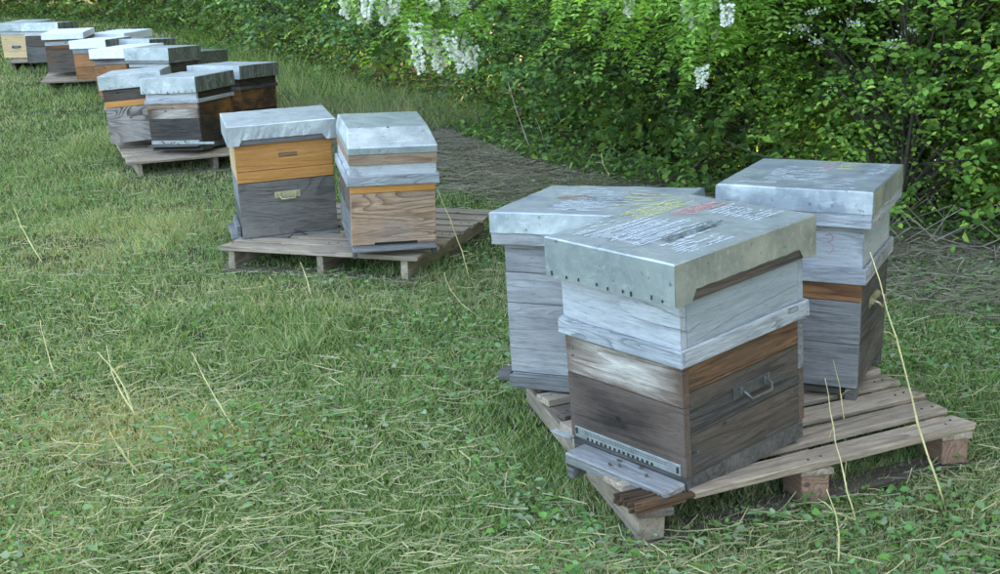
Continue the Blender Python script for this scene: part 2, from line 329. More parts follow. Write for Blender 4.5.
pallet('pallet half hidden in grass under the fourth cluster of hives', (-5.12, 14.15), R(14), 1.3, 1.2, -.10, -.12, nb=8, ww=.11, red=False)
pallet('farthest pallet under the two hives at the end of the row', (-6.25, 16.2), R(12), 1.2, 1.1, -.075, -.095, nb=8, ww=.11, red=False)

# ---------------------------------------------------------------- beehives
def scribble(parent, name, mat, u0, u1, v0, v1, z, rows, along, hw=.0032, dens=.8):
    """rows of unreadable chalk handwriting lying on a lid"""
    V = []; F = []
    def seg(a, b):
        d = np.array(b) - np.array(a); ln = np.hypot(*d) + 1e-9; nrm = np.array([-d[1], d[0]]) / ln * hw * random.uniform(.6, 1.2); i = len(V)
        for p in (np.array(a) - nrm, np.array(b) - nrm, np.array(b) + nrm, np.array(a) + nrm):
            V.append((p[0], p[1], z))
        F.append((i, i + 1, i + 2, i + 3))
    A0, A1, B0, B1 = (v0, v1, u0, u1) if along == 'y' else (u0, u1, v0, v1)
    rh = (B1 - B0) / rows
    def mp(p): return (B0 + B1 - p[1], p[0]) if along == 'y' else p
    for r in range(rows):
        a = A0 + random.uniform(0, .1) * (A1 - A0); base = B0 + (r + .5) * rh
        end = A1 - random.uniform(0, .3) * (A1 - A0); sl_ = random.uniform(-.03, .03)
        while a < end:
            word = random.uniform(.8, 2.6) * rh + .01; last = None; k_ = 0
            if random.random() < dens:
                e_ = min(a + word, end)
                while a < e_:
                    yy_ = base + (a - A0) * sl_ + (.30 if k_ % 2 else -.30) * rh * random.uniform(.3, 1.15); p = (a, yy_)
                    if last is not None: seg(mp(last), mp(p))
                    last = p; a += rh * random.uniform(.10, .26); k_ += 1
                a += rh * random.uniform(.2, .5)
            else: a += word * .8
    if not F: return
    me = bpy.data.meshes.new(name); me.from_pydata(V, [], F); me.materials.append(mat); link(name, me, parent, kind='stuff')

def blob_patch(parent, name, mat, cx, cy, rx, ry, z):
    n_ = 18; V = [(cx, cy, z)]; 
    for k in range(n_):
        a = 2 * math.pi * k / n_; f_ = random.uniform(.65, 1.1); V.append((cx + rx * f_ * math.cos(a), cy + ry * f_ * math.sin(a), z))
    F = [(0, 1 + k, 1 + (k + 1) % n_) for k in range(n_)]
    me = bpy.data.meshes.new(name); me.from_pydata(V, [], F); me.materials.append(mat); link(name, me, parent)

def face_frame(w_, d_, side):
    """returns (rotz, width, distance) so that local x runs along the face (left to right seen from outside) and -y points out"""
    return {'F': (0, w_, d_ / 2), 'R': (math.pi / 2, d_, w_ / 2), 'B': (math.pi, w_, d_ / 2), 'L': (-math.pi / 2, d_, w_ / 2)}[side]
def onface(w_, d_, side, u, out, z):
    rz, L_, dist = face_frame(w_, d_, side); c_, s_ = math.cos(rz), math.sin(rz)
    x, y = u, -(dist + out); return (c_ * x - s_ * y, s_ * x + c_ * y, z), rz

def planked_box(name, root, w_, d_, z0, h, spec, t=.024, default='grey', detail=True):
    """box whose walls are separate planks; spec[side] = list of (height fraction, material) from the bottom up"""
    bm = bmesh.new(); bm_box(bm, 0, 0, z0 + h / 2, w_ - 2 * t + .004, d_ - 2 * t + .004, h - .003)
    body = fin(bm, name, MAT['hole'], root)
    for side in 'FRBL':
        rows = spec.get(side) or spec.get('*') or [(1, default)]
        rz, L_, dist = face_frame(w_, d_, side); ln = L_ if side in 'FB' else L_ - 2 * t - .001
        zz = z0
        for fr, mt in rows:
            hh = h * fr
            (p, r_) = onface(w_, d_, side, 0, -t / 2 + random.uniform(-.0008, .0008), zz + hh / 2)
            board('plank', (ln, t, hh - .0022), p, MAT[mt], body, r_, .0012, .0006)
            zz += hh
    return body

def lid(root, w_, d_, z0, h, band, mat, bandmat='greybrown', skirt=None, nails=None, nail_n=9, bevel=False, sidemat=None):
    """wooden frame (showing as a band under the sheet) and folded sheet-metal cover"""
    fr = planked_box('lid_frame', root, w_ - .003, d_ - .003, z0, h + band - .012, {'*': [(1, bandmat)]}, .02) if not bevel else planked_box('lid_frame', root, w_ - .008, d_ - .008, z0, band + .02, {'*': [(1, bandmat)]}, .02)
    skirt = skirt or {}
    zt = z0 + band + h; t = .0035; bm = bmesh.new()
    if bevel:
        zs = zt - .060; a, b_ = w_ / 2, d_ / 2
        lo = [(-a, -b_, zs), (a, -b_, zs), (a, b_, zs), (-a, b_, zs)]
        hi = [(-a + .018, -b_ + .17, zt), (a - .018, -b_ + .17, zt), (a - .012, b_ - .004, zt), (-a + .012, b_ - .004, zt)]
        bot = [(-a, -b_, z0 + band), (a, -b_, z0 + band), (a, b_, z0 + band), (-a, b_, z0 + band)]
        vv = [bm.verts.new(p) for p in bot + lo + hi]
        for o_ in (0, 4):
            for k in range(4): bm.faces.new((vv[o_ + k], vv[o_ + (k + 1) % 4], vv[o_ + 4 + (k + 1) % 4], vv[o_ + 4 + k]))
        bm.faces.new(vv[8:12]); bm.faces.new(vv[0:4][::-1])
        cv = fin(bm, 'lid_cover', mat, root, .004)
        box('vent_hole', (.012, .006, .008), (0, -d_ / 2 + .165, zt - .003), MAT['hole'], cv, .001)
    else:
        # top sheet with slight dents
        nxg = 14; vs = {}
        for i in range(nxg + 1):
            for j in range(nxg + 1):
                e = min(i, j, nxg - i, nxg - j)
                x, y = w_ * (i / nxg - .5), d_ * (j / nxg - .5)
                z = zt + (0 if e == 0 else .0035 + random.uniform(-.0012, .0012))
                if e == 0: 
                    z -= .0
                else:
                    if i == 1: x = -w_ / 2 + .0045
                    if i == nxg - 1: x = w_ / 2 - .0045
                    if j == 1: y = -d_ / 2 + .0045
                    if j == nxg - 1: y = d_ / 2 - .0045
                vs[i, j] = bm.verts.new((x, y, z))
        for i in range(nxg):
            for j in range(nxg): bm.faces.new((vs[i, j], vs[i + 1, j], vs[i + 1, j + 1], vs[i, j + 1]))
        # skirts: full, or cut away between two corner tabs
        for side in 'FRBL':
            rz, L_, dist = face_frame(w_, d_, side); cut = skirt.get(side, 0.0)
            nseg = 30; rowsv = [[], [], []]; amp = .0032 if cut == .30 else .0016
            for k in range(nseg + 1):
                u = -L_ / 2 + L_ * k / nseg; e = min(k, nseg - k) / nseg
                zl = z0 + band
                if cut and .125 < e: zl += cut * h
                end = k in (0, nseg); wob = 0 if end else random.uniform(0, 1) * amp
                zl += random.uniform(-.001, .001)
                for r_, (o_, z_) in enumerate(((0, zt), (.0006 + (0 if end else random.uniform(0, 1) * amp * .6), zt * .45 + zl * .55), (.0012 + wob, zl))):
                    p, _ = onface(w_, d_, side, u, 0 if end and r_ == 0 else o_, z_); rowsv[r_].append(bm.verts.new(p))
            for r_ in (0, 1):
                for k in range(nseg):
                    f_ = bm.faces.new((rowsv[r_ + 1][k], rowsv[r_ + 1][k + 1], rowsv[r_][k + 1], rowsv[r_][k]))
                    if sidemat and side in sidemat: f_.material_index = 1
        bmesh.ops.remove_doubles(bm, verts=bm.verts[:], dist=.0003)
        cv = fin(bm, 'lid_cover', mat, root)
        if sidemat: cv.data.materials.append(MAT['galvmoss_shade'])
    if nails:
        bm = bmesh.new()
        for side in nails:
            rz, L_, dist = face_frame(w_, d_, side)
            for k in range(nail_n):
                u = L_ * ((k + .7) / (nail_n + .4) - .5) + random.uniform(-.016, .016)
                p, _ = onface(w_, d_, side, u, .004, z0 + band + random.uniform(.007, .014))
                bm_box(bm, *p, *((.0022, .004) if side in 'FB' else (.004, .0022)), random.uniform(.006, .014), .0004)
        fin(bm, 'lid_nails', MAT['nail'], cv, kind='stuff')
    return cv

def handle(root, w_, d_, side, z, mat, u=0.0, span=.11):
    p, rz = onface(w_, d_, side, u, .002, z)
    e = box('handle', (span + .05, .004, .034), p, mat, root, .001, rz)
    bm = bmesh.new(); pts = [(-span / 2, -.004, .006), (-span / 2, -.026, .0), (-span / 2 + .008, -.034, -.016), (span / 2 - .008, -.034, -.016), (span / 2, -.026, .0), (span / 2, -.004, .006)]
    bm_tube(bm, pts, .0045, 6); fin(bm, 'handle_bail', mat, e, smooth=True)
    for sx in (-1, 1): box('handle_lug', (.016, .012, .022), (sx * span / 2, -.006, .004), mat, e, .002)
    return e

POSE = {
'A':[0.5192, 3.2433, 0.1452, -0.8819, 0.0466, -0.025, 0.4322, 0.4937, 0.4721, 0.5608, 0.3137, 0.1676, 0.1076],
'B':[0.3462, 3.8797, 0.1276, -0.4778, -0.0265, -0.0517, 0.4926, 0.4265, 0.552, 0.4831, 0.334, 0.1355, 0.0623],
'C':[1.0157, 3.8912, 0.0916, -0.4624, -0.044, -0.0109, 0.4206, 0.4849, 0.4774, 0.5736, 0.3399, 0.2221, 0.0645],
'D':[-1.1501, 6.5608, -0.0231, 0.2698, 0.0143, -0.0122, 0.4982, 0.4321, 0.559, 0.4707, 0.2909, 0.2004, 0.0992],
'E':[-0.560, 6.07, 0.047, 0.2198, 0.052, 0.0313, 0.412, 0.478, 0.431, 0.527, 0.301, 0.1013, 0.1455],
'F':[-2.2982, 9.4327, -0.0224, -0.3344, -0.0314, -0.0437, 0.4364, 0.4983, 0.4757, 0.5536, 0.3019, 0.0774, 0.1106],
'G':[-2.7605, 9.7358, -0.0391, 0.10, -0.0331, -0.055, 0.433, 0.5002, 0.469, 0.5443, 0.319, 0.0923, 0.1015],
'I':[-2.105, 10.096, -0.055, -0.394, -0.0588, -0.0096, 0.453, 0.523, 0.493, 0.564, 0.33, 0.087, 0.1003],
'K':[-3.6029, 12.4463, -0.0479, -0.5132, -0.0007, -0.0416, 0.43, 0.5, 0.4728, 0.545, 0.3143, 0.0627, 0.0879],
'L':[-3.1078, 11.836, -0.0319, -0.3387, -0.054, -0.0126, 0.4305, 0.4996, 0.4749, 0.5455, 0.3152, 0.065, 0.1075],
'M':[-3.0, 12.45, -0.10, -0.2613, -0.0669, 0.0133, 0.44, 0.52, 0.495, 0.565, 0.3152, 0.02, 0.1213],
'N':[-4.33, 13.97, -0.054, -0.4001, -0.0146, -0.0403, 0.461, 0.4, 0.50, 0.436, 0.283, 0.057, 0.0854],
'O':[-3.92, 14.09, -0.085, -0.2726, -0.0731, 0.0109, 0.44, 0.51, 0.49, 0.56, 0.3148, 0.02, 0.0951],
'P':[-4.48, 15.3, -0.07, -0.3567, -0.0001, -0.0093, 0.44, 0.51, 0.485, 0.56, 0.3144, 0.01, 0.0848],
'Q':[-4.9753, 14.8508, -0.0464, 0.0594, 0.0163, 0.002, 0.4295, 0.4998, 0.4779, 0.5453, 0.3067, 0.0737, 0.0673],
'R':[-5.511, 15.7623, -0.0308, -0.1309, -0.0597, 0.0049, 0.4278, 0.4988, 0.4748, 0.5454, 0.3144, 0.0602, 0.096],
'S':[-6.1923, 16.853, -0.065, -0.4399, 0.0277, -0.0143, 0.5021, 0.426, 0.541, 0.4813, 0.3012, 0.0539, 0.0956]}
GROUP = 'beehives standing on pallets along the hedge'
def hive(key, label, body, floor_h=.052, floor=None, upper=None, uh=None, flange=0.0, flange_mat='flange', upper_inset=0.0, upper_mat=None,
         lidmat='galv', band=0.0, bandmat='greybrown', skirt=None, nails=None, bevel=False, sidemat=None):
    x, y, z, yaw, tx, ty, w_, d_, lw, ld, h1, h2, h3 = POSE[key]
    root = empty('beehive', label, 'beehive', (0, 0, 0), GROUP)
    Rm = Matrix.Rotation(yaw, 3, 'Z') @ Matrix.Rotation(tx, 3, 'X') @ Matrix.Rotation(ty, 3, 'Y')
    M4 = Rm.to_4x4(); M4.translation = Vector((x, y, z)) - Rm @ Vector((0, 0, floor_h)); root.matrix_world = M4
    z0 = floor_h
    body_o = planked_box('body', root, w_, d_, z0, h1, body)
    z1 = z0 + h1
    hasband_in_h2 = band and not bevel
    zb = z1 + h2 - (band if hasband_in_h2 else 0)          # underside of the lid frame
    if upper is not None and zb - z1 > .015:
        uw, ud = w_ - 2 * upper_inset, d_ - 2 * upper_inset
        up = planked_box('upper_box', root, uw, ud, z1 + .001, zb - z1 - .001, upper)
        if flange:
            for side in 'FRBL':
                rz, L_, dist = face_frame(uw, ud, side); out = .013
                p, _ = onface(uw, ud, side, 0, out / 2 + .0005, z1 + flange / 2 - .004)
                board('moulding', (L_ + (2 * out + .002 if side in 'FB' else 0), out, flange), p, MAT[flange_mat], up, rz, .003, .0012)
    cv = lid(root, lw, ld, zb, h3 - (band if bevel else 0), band, MAT[lidmat], bandmat, skirt, nails, bevel=bevel, sidemat=sidemat)
    return root, body_o, (x, y, z, yaw, w_, d_, lw, ld, z0, z1, zb, zb + band + h3 - (band if bevel else 0)), cv

def simple_floor(root, w_, d_, h, mat, land=0.0, side='F', t=None):
    fl = board('hive_floor', (w_ - .004, d_ - .004, h - .002), (0, 0, h / 2 - .001), MAT[mat], root, 0, .002, .001)
    if land:
        p, rz = onface(w_, d_, side, 0, land / 2 + .001, (h - .004) / 2)
        L_ = w_ if side in 'FB' else d_
        board('landing_board', (L_, land, t or h - .006), (p[0], p[1], h - .005 - (t or h - .006) / 2), MAT[mat], root, rz, .004, .001)
    return fl

# A: foreground hive ---------------------------------------------------------
rA, bA, gA, cA = hive('A', 'nearest large hive with chalk-covered galvanised lid and perforated metal entrance strip',
    {'F': [(.62, 'brownblack'), (.38, 'pale')], 'R': [(.36, 'sidedark'), (.38, 'sidedark'), (.26, 'orange')], '*': [(.5, 'greybrown'), (.5, 'grey')]},
    floor_h=.055, upper={'F': [(1, 'white')], '*': [(1, 'bluegrey')]}, flange=.048, lidmat='galv', bandmat='greybrown', skirt={'R': .28, 'L': .301}, nails='F')
x, y, z, yaw, w_, d_, lw, ld, z0, z1, zb, zt = gA
simple_floor(rA, w_, d_, .055, 'greydark')
board('landing_board', (w_ - .05, .078, .036), (.024, -d_ / 2 - .040, .027), MAT['grey'], rA, 0, .004, .0015)
board('floor_runner', (.03, .05, .03), (-w_ / 2 + .075, -d_ / 2 - .06, -.0105), MAT['greydark'], rA, 0, .003, .001)
p, rz = onface(w_, d_, 'F', 0, .002, z0 + .019)
st = box('entrance_strip', (w_ - .035, .003, .032), p, MAT['zincstrip'], rA, .0008, rz)
bm = bmesh.new()
for k in range(15): bm_box(bm, -w_ * .34 + k * .0175, -.0016, -.0110, .0075, .0016, .008)
for r_ in range(2):
    for k in range(52): bm_box(bm, -w_ * .36 + k * .006, -.0016, .002 + r_ * .006, .0024, .0014, .0022)
fin(bm, 'entrance_holes', MAT['hole'], st, kind='stuff')
box('entrance_latch', (.006, .006, .018), (w_ * .44, -.003, .0), MAT['nail'], st, .001)
box('entrance_latch', (.006, .006, .018), (-w_ * .44, -.003, .004), MAT['nail'], st, .001)
bm = bmesh.new(); bm_box(bm, -w_ / 2 - .02, -d_ / 2 - .018, z0 + .004, .08, .022, .003); fin(bm, 'strip_end', MAT['zincstrip'], rA, .0008)
handle(rA, w_, d_, 'R', z0 + .175, MAT['steel'], .02, .10)
for s_, u_, z_ in (('R', -.215, .2), ('R', -.2, .06), ('F', .2, .2), ('F', -.19, .27), ('F', -.19, .25), ('R', .19, .1)):
    p, rz = onface(w_, d_, s_, u_, .001, z0 + z_); box('nail_head', (.007, .003, .007), p, MAT['steel'], bA, .001, rz)
def cw(cv, gm, name, mat, a, b_, c_, d2, rows, along, dens=.92, hw=.0028):
    lw, ld, zt = gm[6], gm[7], gm[11]
    rows = int(rows * 1.5 + .5); scribble(cv, name, MAT[mat], (a - .5) * lw, (b_ - .5) * lw, (c_ - .5) * ld, (d2 - .5) * ld, zt + .0062, rows, along, hw, dens)
cw(cA, gA, 'chalk_writing', 'chalkw', .20, .62, .10, .62, 11, 'y')
cw(cA, gA, 'chalk_writing', 'chalkw', .70, .93, .14, .52, 5, 'y', .6)
cw(cA, gA, 'chalk_writing', 'chalkk', .60, .70, .24, .68, 3, 'y', .75)
cw(cA, gA, 'chalk_writing', 'chalky', .03, .24, .46, .93, 6, 'y')
cw(cA, gA, 'chalk_writing', 'chalkr', .28, .42, .62, .96, 3, 'y', .9)
cw(cA, gA, 'chalk_writing', 'chalkw', .44, .82, .74, .97, 7, 'y', .7)
cw(cA, gA, 'chalk_writing', 'chalkw', .04, .18, .08, .40, 3, 'y', .4)

# B: behind left -------------------------------------------------------------
rB, bB, gB, cB = hive('B', 'grey plank hive half hidden behind the nearest one, rust stains on its lid',
    {'F': [(.70, 'greylight'), (.30, 'greylight')], '*': [(.5, 'grey'), (.5, 'greydark')]}, floor_h=.05, upper={'*': [(1, 'greylight')]}, upper_inset=.002, lidmat='galvblue', band=.040, bandmat='greylight')
x, y, z, yaw, w_, d_, lw, ld, z0, z1, zb, zt = gB
simple_floor(rB, w_, d_, .05, 'grey', .02, 'F')
board('landing_board', (.05, .06, .035), (-w_ / 2 - .028, -d_ / 2 + .03, .03), MAT['greydark'], rB, 0, .003, .001)
cw(cB, gB, 'chalk_writing', 'chalkw', .30, .72, .08, .55, 9, 'x', .8)
cw(cB, gB, 'chalk_writing', 'chalkw', .18, .80, .62, .96, 6, 'x', .5)
cw(cB, gB, 'chalk_writing', 'chalky', .62, .96, .30, .72, 6, 'x', .7)
cw(cB, gB, 'chalk_writing', 'chalkk', .40, .66, .46, .58, 2, 'x', .7)
blob_patch(cB, 'rust_stain', MAT['rust'], -.09, .02, .07, .045, zt + .0056)
blob_patch(cB, 'rust_stain', MAT['rust'], .13, .10, .06, .03, zt + .0056)

# C: behind right ------------------------------------------------------------
rC, bC, gC, cC = hive('C', 'hive with a red 3 on its white upper box, standing right of the nearest hive',
    {'F': [(.42, 'grey'), (.40, 'grey'), (.18, 'rustwood')], 'R': [(.55, 'greydark'), (.45, 'greydark')], '*': [(.5, 'greydark'), (.5, 'greydark')]},
    floor_h=.05, upper={'F': [(1, 'white')], '*': [(1, 'bluegrey')]}, flange=.052, lidmat='galvblue', band=.045, bandmat='flange')
x, y, z, yaw, w_, d_, lw, ld, z0, z1, zb, zt = gC
fl = simple_floor(rC, w_ - .06, d_ - .02, .03, 'greydark'); fl.location = (-.02, .01, .034)
for u_ in (-1, 1):
    for v_ in (-1, 1): board('foot', (.035, .06, .05), (u_ * (w_ / 2 - .02), v_ * (d_ / 2 - .035), .024), MAT['greydark'], rC, 0, .003, .001)
handle(rC, w_, d_, 'R', z0 + .24, MAT['brass'], -.02, .10)
# painted figure 3
pts = [(-.012, .030), (.002, .036), (.012, .028), (.008, .016), (-.004, .010), (.010, .004), (.014, -.012), (.004, -.024), (-.012, -.020)]
bm = bmesh.new(); p, rz = onface(w_, d_, 'F', .108, .003, z1 + .112)
for a, b_ in zip(pts, pts[1:]):
    d = Vector((b_[0] - a[0], b_[1] - a[1])); nn = Vector((-d.y, d.x)).normalized() * .0017
    q4 = [(a[0] - nn.x, 0, a[1] - nn.y), (b_[0] - nn.x, 0, b_[1] - nn.y), (b_[0] + nn.x, 0, b_[1] + nn.y), (a[0] + nn.x, 0, a[1] + nn.y)]
    bm.faces.new([bm.verts.new(v_) for v_ in q4])
o = fin(bm, 'painted_number', MAT['chalkr'], rC); o.location = p; o.rotation_euler = (0, 0, rz)
cw(cC, gC, 'chalk_writing', 'chalkw', .22, .66, .22, .72, 10, 'x', .75)
cw(cC, gC, 'chalk_writing', 'chalkw', .55, .92, .12, .42, 5, 'x', .5)
cw(cC, gC, 'chalk_writing', 'chalkr', .50, .60, .60, .95, 4, 'x', .8)
cw(cC, gC, 'chalk_writing', 'chalky', .60, .80, .66, .95, 5, 'x', .6)
cw(cC, gC, 'chalk_writing', 'chalkw', .82, .96, .45, .95, 9, 'x', .6)
cw(cC, gC, 'chalk_writing', 'chalkw', .66, .9, .03, .09, 1, 'x', .9)
cw(cC, gC, 'chalk_writing', 'chalkw', .05, .40, .05, .16, 2, 'x', .4)

# D: orange super ------------------------------------------------------------
rD, bD, gD, cD = hive('D', 'hive with a honey orange upper box on a blackened body with brass handle',
    {'F': [(1, 'charred')], '*': [(.5, 'greydark'), (.5, 'grey')]}, floor_h=.046, upper={'F': [(.30, 'honey'), (.70, 'honey')], '*': [(1, 'yellowwood')]},
    lidmat='galvlight', bandmat='greydark', skirt={'F': .30, 'B': .3})
x, y, z, yaw, w_, d_, lw, ld, z0, z1, zb, zt = gD
simple_floor(rD, w_ + .015, d_ + .02, .046, 'grey')
handle(rD, w_, d_, 'F', z0 + .215, MAT['brass'], 0, .085)
p, rz = onface(w_, d_, 'F', 0.02, .001, z1 + .135)
bm = bmesh.new(); bm_tube(bm, [(-.048, 0, 0), (.048, 0, 0)], .011, 8)
gr = fin(bm, 'hand_hold', MAT['orange'], rD); gr.location = p; gr.rotation_euler = (0, 0, rz); gr.scale = (1, .2, 1)
bm = bmesh.new(); bm_tube(bm, [(-.05, -.004, .0), (-.012, -.006, .026), (.0, -.006, .03), (.012, -.006, .026), (.05, -.004, .004)], .003, 5)
wr = fin(bm, 'floor_wire', MAT['nail'], rD); p, rz = onface(w_, d_, 'F', .03, .012, .03); wr.location = p; wr.rotation_euler = (0, 0, rz)
board('landing_board', (.05, d_ * .7, .02), (-w_ / 2 - .03, -.02, .04), MAT['grey'], rD, 0, .003, .001)
board('entrance_shutter', (.02, d_ * .6, .05), (-w_ / 2 - .014, -.03, .075), MAT['grey'], rD, 0, .003, .001)

# E: sloping fronted lid -------------------------------------------------------------
rE, bE, gE, cE = hive('E', 'hive with a slope fronted grey lid beside the orange topped one, bare grained wood front',
    {'F': [(.86, 'figuredtan'), (.14, 'honey')], '*': [(.5, 'grey'), (.5, 'greybrown')]}, floor_h=.05, upper={'*': [(1, 'lidw')]} if False else {'*': [(1, 'white')]}, flange=.05, flange_mat='flange', upper_inset=-.004,
    lidmat='galv', band=.048, bandmat='figuredtan', bevel=True)
x, y, z, yaw, w_, d_, lw, ld, z0, z1, zb, zt = gE
fl = simple_floor(rE, w_, d_, .022, 'grey', .05, 'F', .016); fl.location.z = .038
for o_ in rE.children:
    if o_.name.startswith('landing_board'): o_.location.z = .036
for u_ in (-1, 1):
    for v_ in (-1, 1): board('foot', (.022, .04, .034), (u_ * (w_ / 2 - .013), v_ * (d_ / 2 + .01), .010), MAT['greydark'], rE, 0, .002, .001)
p, rz = onface(w_, d_, 'F', .01, .0014, z0 + .006); box('entrance_slot', (.21, .004, .011), p, MAT['hole'], rE, .0005, rz)

# F, G, I: next pallet ---------------------------------------------------------
rF, bF, gF, cF = hive('F', 'hive with white entrance bar under its dark plank front, behind the orange topped hive',
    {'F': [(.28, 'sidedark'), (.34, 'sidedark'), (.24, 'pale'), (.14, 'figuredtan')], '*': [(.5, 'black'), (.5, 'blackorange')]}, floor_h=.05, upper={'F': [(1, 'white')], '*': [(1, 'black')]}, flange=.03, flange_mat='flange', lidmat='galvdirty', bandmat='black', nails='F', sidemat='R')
x, y, z, yaw, w_, d_, lw, ld, z0, z1, zb, zt = gF
simple_floor(rF, w_, d_, .05, 'greydark', .05, 'F', .012)
p, rz = onface(w_, d_, 'F', 0, .01, z0 + .012); box('entrance_bar', (w_ - .02, .018, .03), p, MAT['zincstrip'], rF, .003, rz)
p, rz = onface(w_, d_, 'F', w_ / 2 + .045, .012, z0 + .004); box('entrance_rod', (.14, .016, .02), p, MAT['zincstrip'], rF, .004, rz)
p, rz = onface(w_, d_, 'F', 0, .0014, .026); box('floor_gap', (w_ - .05, .004, .03), p, MAT['hole'], rF, .0005, rz)
hive('G', 'hive with swirling grey wood grain on its front, left end of the second cluster',
    {'F': [(.85, 'figured'), (.15, 'honey')], '*': [(1, 'greydark')]}, floor_h=.05, upper={'*': [(1, 'greybrown')]}, lidmat='galvdirty', bandmat='greybrown', nails='F')
hive('I', 'mossy dark hive with orange streaks right of the one with the white entrance bar',
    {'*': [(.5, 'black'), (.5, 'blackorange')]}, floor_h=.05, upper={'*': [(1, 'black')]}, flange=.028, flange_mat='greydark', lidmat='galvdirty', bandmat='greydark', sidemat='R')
# far hives
hive('K', 'white lidded hive with a grey upper box, left of the third cluster', {'F': [(1, 'rustwood')], '*': [(1, 'greydark')]}, upper={'*': [(1, 'grey')]}, lidmat='lidwhite', band=.02, bandmat='brownblack')
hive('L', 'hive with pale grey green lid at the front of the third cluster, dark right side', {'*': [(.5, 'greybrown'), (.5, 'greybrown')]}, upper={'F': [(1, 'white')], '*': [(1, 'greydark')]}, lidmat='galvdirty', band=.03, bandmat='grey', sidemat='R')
hive('M', 'dark hive at the hedge end of the third cluster, mostly hidden', {'*': [(1, 'black')]}, upper={'*': [(1, 'black')]}, lidmat='liddark', band=.0)
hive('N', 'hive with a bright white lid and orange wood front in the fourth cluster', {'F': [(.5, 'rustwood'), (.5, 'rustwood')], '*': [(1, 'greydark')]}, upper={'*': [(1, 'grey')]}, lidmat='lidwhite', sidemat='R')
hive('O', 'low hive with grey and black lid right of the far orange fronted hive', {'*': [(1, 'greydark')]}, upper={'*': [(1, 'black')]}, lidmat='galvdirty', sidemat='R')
hive('P', 'hive seen only as a white lid behind the fourth cluster', {'*': [(1, 'greydark')]}, upper={'*': [(1, 'black')]}, lidmat='lidwhite')
hive('Q', 'brown hive with a thin brilliant white lid far along the row', {'F': [(.5, 'greybrown'), (.35, 'greybrown'), (.15, 'orange')], '*': [(1, 'greydark')]}, upper={'*': [(1, 'white')]}, lidmat='lidwhite', band=.02, bandmat='brownblack')
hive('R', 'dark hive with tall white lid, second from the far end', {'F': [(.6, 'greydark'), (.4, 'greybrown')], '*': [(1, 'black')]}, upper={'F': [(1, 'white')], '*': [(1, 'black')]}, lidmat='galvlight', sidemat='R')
rS, bS, gS, cS = hive('S', 'pale yellow wooden hive at the far left end of the row', {'F': [(.3, 'yellowwood'), (.7, 'yellowwood')], '*': [(1, 'yellowwood')]}, upper={'*': [(1, 'white')]}, lidmat='galv')
handle(rS, gS[4], gS[5], 'F', .2, MAT['steel'])

# ---------------------------------------------------------------- grass and ground cover
def inside_pallet(x, y, m=.0):
    r_ = np.zeros(len(x), bool)
    for cx, cy, a, L, D in PAL:
        dx, dy = x - cx, y - cy; u = dx * math.cos(a) + dy * math.sin(a); v = -dx * math.sin(a) + dy * math.cos(a)
        r_ |= (u > -m) & (u < L + m) & (v > -m) & (v < D + m)
    return r_
def view_pts(n_, y0, y1, pw):
    """ground points over the part of the field that can be seen, denser near the viewer (area weighted)"""
    y = (y0 ** (1 - pw) + rng.random(n_) * (y1 ** (1 - pw) - y0 ** (1 - pw))) ** (1 / (1 - pw))
    x = (rng.random(n_) * 2 - 1) * (y * .47 + .45) - .15
    k = x < xh(y) + .35
    return x[k], y[k]
def pal(cols, n_, p):
    c = np.array(cols)[rng.choice(len(cols), n_, p=p)]; return c * (.75 + .5 * rng.random((n_, 1)))
def blades(name, x, y, h, wd, cols, lean, segs=2, zoff=0.0, kind='stuff'):
    n_ = len(x); z = gz(x, y) + zoff; a = rng.random(n_) * 2 * math.pi; ca, sa = np.cos(a), np.sin(a)
    b2 = rng.random(n_) * 2 * math.pi; lx, ly = np.cos(b2) * lean * h, np.sin(b2) * lean * h
    wx, wy = ca * wd / 2, sa * wd / 2
    hz = h * np.sqrt(np.clip(1 - lean ** 2 * .8, .03, 1))
    P = lambda t, s: np.stack([x + lx * t ** 1.7 + wx * s, y + ly * t ** 1.7 + wy * s, z + hz * (t if True else t)], -1)
    if segs == 2:
        V = np.stack([P(0, -1), P(0, 1), P(.5, .8), P(.5, -.8), P(1, 0)], 1).reshape(-1, 3)
        b0 = np.arange(n_)[:, None] * 5; loops = np.concatenate([b0 + [0, 1, 2, 3], b0 + [3, 2, 4]], 1); sizes = np.tile([4, 3], n_); nv = 5
    else:
        V = np.stack([P(0, -1), P(0, 1), P(1, 0)], 1).reshape(-1, 3); loops = np.arange(n_ * 3); sizes = np.full(n_, 3); nv = 3
    return link(name, mesh_np(name, V, loops, sizes, np.repeat(cols, nv, 0), MAT['grass']), kind=kind)
G0, G1, G2, G3, G4, ST, BR = (.040, .080, .020), (.092, .168, .046), (.168, .268, .088), (.255, .356, .145), (.365, .418, .23), (.54, .49, .29), (.25, .22, .155)
